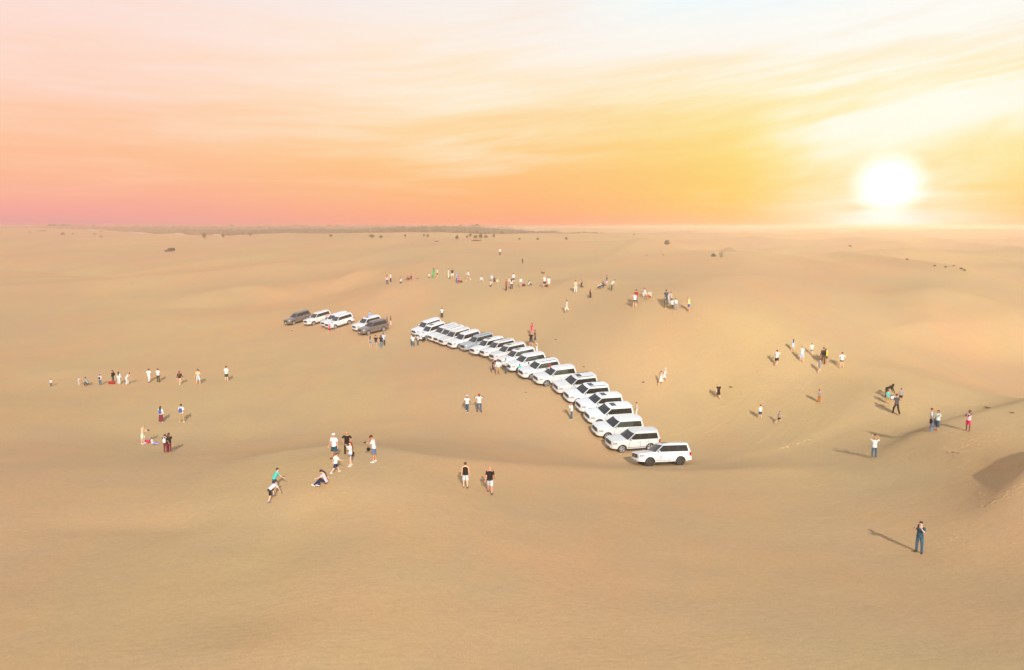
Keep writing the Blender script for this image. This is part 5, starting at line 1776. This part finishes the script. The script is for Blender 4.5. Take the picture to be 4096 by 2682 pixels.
def shrub(x, y, wpx, hpx, label, dark=False, wispy=False, tree=False):
    p = cast(x, y)
    dist = math.hypot(p.x, p.y)
    w = wpx / FPX * dist; h = hpx / FPX * dist * 1.05
    root = empty('desert_tree' if tree else 'desert_shrub', p)
    tag(root, label, 'tree' if tree else 'shrub', 'shrubs and small trees dotted over the far sand')
    m = MB()
    if tree:
        m.tube([(0, 0, -.1), (w * .02, 0, h * .3), (0, 0, h * .6)], [w * .05, w * .04, w * .02], 6)
    for i in range(7):
        a = i * .9 + random.random(); e = random.uniform(.2, .5)
        b_ = Vector((0, 0, h * (.28 if tree else 0.0)))
        m.tube([b_, b_ + Vector((math.cos(a) * w * e * .4, math.sin(a) * w * e * .4, h * .25)), Vector((math.cos(a) * w * e, math.sin(a) * w * e, h * random.uniform(.6, .9)))], [w * .02, w * .014, w * .006], 5)
    link('trunk' if tree else 'stems', m.mesh('stems'), root, wood_m)
    n = 420 if not wispy else 240
    vs, fs = [], []
    cl = [(math.cos(i * 1.26) * w * .28, math.sin(i * 1.26) * w * .28, h * (.24 if not tree else .42) * random.uniform(.8, 1.25), random.uniform(.20, .27)) for i in range(5)] + \
         [(math.cos(i * 1.6) * w * .15, math.sin(i * 1.6) * w * .15, h * .62 * random.uniform(.8, 1.15), random.uniform(.17, .24)) for i in range(4)]
    cl_old = [(random.uniform(-.33, .33) * w, random.uniform(-.33, .33) * w, random.uniform(.10 if not tree else .26, .62 if not tree else .74) * h, random.uniform(.17, .26)) for _ in range(9)]
    ls = max(w, h) * (.055 if not wispy else .035)
    for i in range(n):
        c_ = cl[i % 9]
        d_ = Vector((random.gauss(0, 1), random.gauss(0, 1), random.gauss(0, 1))).normalized() * random.random() ** .4
        q_ = Vector((c_[0] + d_.x * c_[3] * w, c_[1] + d_.y * c_[3] * w, max(.03 * h, c_[2] + d_.z * c_[3] * h * (1.0 if not wispy else 1.6))))
        a = Vector((random.gauss(0, 1), random.gauss(0, 1), random.gauss(0, 1))).normalized() * ls
        b_ = a.cross(Vector((random.gauss(0, 1), random.gauss(0, 1), random.gauss(0, 1)))).normalized() * ls * .6
        o_ = len(vs)
        vs += [q_ - a, q_ + b_, q_ + a, q_ - b_]; fs.append((o_, o_ + 1, o_ + 2, o_ + 3))
    m = MB(); m.add(vs, fs)
    link('crown' if tree else 'foliage', m.mesh('foliage', 1, smooth=False), root, leaf_d if dark else leaf_m)


S_ = shrub
S_(119, 931, 10, 5, 'leftmost tiny shrub below the horizon')
S_(154, 928, 9, 4, 'small shrub, second from the left below the horizon')
S_(174, 926, 18, 5, 'low wide shrub, third from the left below the horizon')
S_(251, 941, 17, 10, 'round dark shrub on the left, darkest of its neighbours', dark=True)
S_(292, 939, 10, 5, 'tiny shrub right of the round dark one')
S_(378, 940, 13, 6, 'small low shrub left of a spiky one')
S_(406, 928, 17, 5, 'low shrub on the left, above a spiky one', dark=True)
S_(404, 952, 15, 13, 'spiky shrub on the left sand, with a low one above it', wispy=True, dark=True)
S_(817, 956, 18, 24, 'tall narrow tree standing alone left of the far dune top', tree=True)
S_(892, 953, 14, 18, 'slim tree right of a taller narrow one', tree=True)
S_(1000, 946, 17, 16, 'round tree at the left foot of the far dune top', tree=True)
S_(1324, 951, 17, 14, 'tree in front of the belt, first right of the far dune top', tree=True)
S_(1487, 954, 23, 17, 'wide dark tree in front of the belt, left of a smaller one', tree=True, dark=True)
S_(1524, 956, 17, 15, 'smaller tree directly right of the wide dark one', tree=True)
S_(1621, 951, 9, 14, 'thin tree by itself before the belt', tree=True)
S_(1696, 948, 8, 14, 'thin tree, left one of a close pair', tree=True)
S_(1711, 952, 11, 16, 'thin tree, right one of a close pair', tree=True)
S_(1828, 960, 17, 20, 'dark round tree just right of the tiny far car', tree=True, dark=True)
S_(1868, 955, 10, 14, 'small tree between a dark round one and a cluster', tree=True)
S_(1881, 951, 17, 17, 'leftmost tree of the cluster above the lone walker', tree=True)
S_(1902, 955, 21, 14, 'broad low tree in the cluster above the lone walker', tree=True)
S_(1923, 958, 17, 25, 'tallest tree of the cluster above the lone walker', tree=True)
S_(1944, 954, 19, 14, 'rounded tree at the right of the cluster', tree=True, dark=True)
S_(1975, 953, 13, 18, 'single tree right of the cluster', tree=True)
S_(1905, 965, 40, 4, 'low dark brush under the tree cluster', dark=True)
S_(2078, 962, 12, 12, 'small tree before the right part of the belt', tree=True)
S_(2151, 960, 15, 9, 'low bush before the right part of the belt')
S_(2265, 959, 16, 10, 'last low bush before the tip of the belt')
S_(2536, 940, 10, 5, 'tiny shrub high on the far sand right of the belt')
S_(2667, 980, 27, 21, 'large round bush alone on the far sand right of the belt', dark=True)
S_(2853, 1028, 24, 14, 'low grey-green shrub left of a wispy one')
S_(2884, 1031, 24, 25, 'wispy upright shrub right of a low grey-green one', wispy=True)
S_(2653, 1022, 8, 4, 'tiny tuft below the large round bush')
S_(2587, 1024, 7, 3, 'tiny tuft below and left of the large round bush')
for i, (x, y) in enumerate(((3629, 1040), (3739, 1066), (3783, 1071), (3815, 1066), (3845, 1077), (3857, 1083), (3400, 987))):
    S_(x, y, 12, 5, ['dark shrub alone above the row at the right', 'leftmost shrub of the row at the right', 'second shrub of the row at the right', 'third shrub of the row at the right',
                     'fourth shrub of the row at the right', 'lowest shrub at the right end of the row', 'tiny shrub alone far below the sun'][i], dark=(i % 2 == 0))

# a long pale building on the rise above the tree belt
bx, by = flat_pt(2118, 930, 10, 2100)
bx, by = (2118 - 2048) / FPX * 2100, 2100.0
bz = tz(bx, by)
root = empty('low_building', (bx, by, bz))
tag(root, 'long low pale building on the horizon above the tree belt', 'building')
m = MB(); m.box((0, 0, 2.2), (27, 10, 5.6)); link('wall', m.mesh('wall', smooth=False), root, mat('limewash', (0.75, 0.70, 0.6), .8, noise=.05, nscale=.5, linear=True))
m = MB(); m.box((0, 0, 5.15), (28, 11, .35)); link('roof', m.mesh('roof', smooth=False), root, mat('roof sheet', (0.8, 0.76, 0.7), .6, noise=.05, nscale=.5, linear=True))

# ================================================================== footprints and wheel ruts
m = MB()


def lump(x, y, ang, l, w, h):
    z_ = 0
    c_, s_ = math.cos(ang), math.sin(ang)
    pts_ = [(-.5, 0, 0), (-.25, -.5, 0), (.25, -.5, 0), (.5, 0, 0), (.25, .5, 0), (-.25, .5, 0), (-.15, 0, 1), (.15, 0, 1)]
    vs = []
    for a, b_, e in pts_:
        X_ = x + c_ * a * l - s_ * b_ * w; Y_ = y + s_ * a * l + c_ * b_ * w
        vs.append([X_, Y_, e * h - (0.02 if e == 0 else 0)])
    return vs


LF = [(0, 1, 6), (1, 2, 7, 6), (2, 3, 7), (3, 4, 7), (4, 5, 6, 7), (5, 0, 6)]
FP = []


def trail(pix, n, jitter, h=.05, size=.36):
    w_ = [cast(*a) for a in pix]
    P0 = np.array([(a.x, a.y) for a in w_])
    d_ = np.concatenate([[0], np.cumsum(np.hypot(*np.diff(P0, axis=0).T))])
    for i in range(n):
        t_ = (i + random.uniform(-.2, .2)) / n * d_[-1]
        x = float(np.interp(t_, d_, P0[:, 0])); y = float(np.interp(t_, d_, P0[:, 1]))
        x2 = float(np.interp(t_ + .2, d_, P0[:, 0])); y2 = float(np.interp(t_ + .2, d_, P0[:, 1]))
        an = math.atan2(y2 - y, x2 - x)
        side = (1 if i % 2 else -1) * .13 + random.gauss(0, jitter)
        FP.append((x - math.sin(an) * side, y + math.cos(an) * side, an + random.gauss(0, .25), size * random.uniform(.7, 1.3), size * .5 * random.uniform(.7, 1.3), h * .6 * random.uniform(.5, 1.2)))


for k_ in range(5):
    o_ = k_ * 14
    trail([(3520 + o_, 1868 + o_ * .5), (3640 + o_, 1828 + o_ * .4), (3800, 1776 + o_ * .7), (3960, 1732 + o_ * .8), (4110, 1695 + o_)], 46, .22)
trail([(3790, 2160), (3880, 2115), (3960, 2075), (4060, 2020)], 20, .05, .06, .45)
trail([(3900, 2040), (3960, 2015), (4030, 1985), (4110, 1945)], 22, .10, .06, .45)
trail([(3700, 2175), (3850, 2180), (3980, 2190), (4100, 2185)], 40, .25, .05, .34)
trail([(3860, 1975), (3940, 1970), (4020, 1960), (4100, 1948)], 18, .15, .05, .34)
trail([(3990, 2220), (4050, 2235), (4110, 2250)], 14, .3, .05, .34)
for k_ in range(7):
    trail([(2760 + 60 * k_, 1250 + 33 * k_), (2800 + 60 * k_, 1330 + 30 * k_), (2850 + 70 * k_, 1420 + 22 * k_)], 16, .9, .05, .4)
for k_ in range(6):
    trail([(3130 + 40 * k_, 1480 + 20 * k_), (3180 + 50 * k_, 1560 + 14 * k_), (3100 + 60 * k_, 1640)], 16, .9, .05, .4)
trail([(3210, 1690), (3330, 1620), (3450, 1560)], 40, .8, .05, .4)
trail([(3100, 1800), (3330, 1690), (3560, 1640)], 40, .8, .05, .4)
# trodden sand round every group of people
for o_, p_ in PEOPLE:
    if p_.y < 170:
        for _ in range(7):
            a_ = random.uniform(0, 6.28); r_ = random.uniform(.4, 3.2)
            FP.append((p_.x + math.cos(a_) * r_, p_.y + math.sin(a_) * r_, random.uniform(0, 6.28), random.uniform(.25, .42), random.uniform(.13, .2), random.uniform(.015, .035)))
for pa, pb in zip(PEOPLE[:-1], PEOPLE[1:]):
    a_, b_ = pa[1], pb[1]
    L_ = (a_ - b_).length
    if 2.5 < L_ < 40:
        for k_ in range(int(L_ / .75)):
            t_ = k_ * .75 / L_
            FP.append((a_.x + (b_.x - a_.x) * t_ + random.gauss(0, .12) + math.sin(t_ * 5) * .8, a_.y + (b_.y - a_.y) * t_ + random.gauss(0, .12), math.atan2(b_.y - a_.y, b_.x - a_.x), .34, .17, .022))
for k_ in range(8):
    trail([(1620 + 130 * k_, 1165 + (k_ > 5) * 14 * (k_ - 5)), (1700 + 130 * k_, 1175 + (k_ > 5) * 20 * (k_ - 5))], 16, .9, .06, .5)
zz = terrain([f[0] for f in FP], [f[1] for f in FP])
nrm = []
for f, z_ in zip(FP, zz):
    vs = lump(*f)
    zs = z_
    for v in vs:
        v[2] += zs
    nrm.append(vs)
allp = np.array([v[:2] for vs in nrm for v in vs])
az_ = terrain(allp[:, 0], allp[:, 1])
i_ = 0
for vs, z_ in zip(nrm, zz):
    for v in vs:
        v[2] += az_[i_] - z_; i_ += 1
    m.add(vs, LF)
fpo = link('footprints', m.mesh('footprints', 1, smooth=True, sharp=0), None, sand)
tag(fpo, 'trails of footprints pressed into the dune flanks', 'footprints', kind='stuff')

m = MB()
for pix in ([(2650, 1762), (2780, 1728), (2874, 1677), (2977, 1616), (3012, 1560)], [(2762, 1772), (2866, 1728), (2952, 1668), (3022, 1600)], [(2977, 1772), (3038, 1743), (3081, 1702)],
            [(3081, 1797), (3150, 1752), (3178, 1716)], [(2700, 1652), (2870, 1614), (2962, 1569)], [(2690, 1610), (2840, 1585), (2920, 1550)], [(2560, 1480), (2700, 1450), (2900, 1400)]):
    w_ = [cast(*a) for a in pix]
    P0 = np.array([(a.x, a.y) for a in w_])
    for _ in range(2):
        Q = [P0[0]]
        for a, b_ in zip(P0[:-1], P0[1:]):
            Q += [a * .75 + b_ * .25, a * .25 + b_ * .75]
        P0 = np.array(Q + [P0[-1]])
    d_ = np.concatenate([[0], np.cumsum(np.hypot(*np.diff(P0, axis=0).T))])
    n = max(int(d_[-1] / .5), 8)
    tt = np.linspace(0, d_[-1], n)
    xs = np.interp(tt, d_, P0[:, 0]); ys = np.interp(tt, d_, P0[:, 1])
    gx_, gy_ = np.gradient(xs), np.gradient(ys); l_ = np.hypot(gx_, gy_) + 1e-9
    nx_, ny_ = -gy_ / l_, gx_ / l_
    for off in (-.85, .85):
        rows = []
        for o_, h_ in ((-.26, -.02), (-.17, .018), (-.10, .006), (.10, .006), (.17, .018), (.26, -.02)):
            X_ = xs + nx_ * (off + o_); Y_ = ys + ny_ * (off + o_)
            rows.append(np.stack([X_, Y_, terrain(X_, Y_) + h_], 1))
        vs = np.stack(rows, 1).reshape(-1, 3)
        m.add(vs.tolist(), [(i * 6 + j, i * 6 + j + 1, (i + 1) * 6 + j + 1, (i + 1) * 6 + j) for i in range(n - 1) for j in range(5)])
ruts = link('wheel_ruts', m.mesh('wheel_ruts', 1), None, sand)
tag(ruts, 'curved pairs of wheel ruts in the sand behind the cars', 'wheel ruts', kind='stuff')
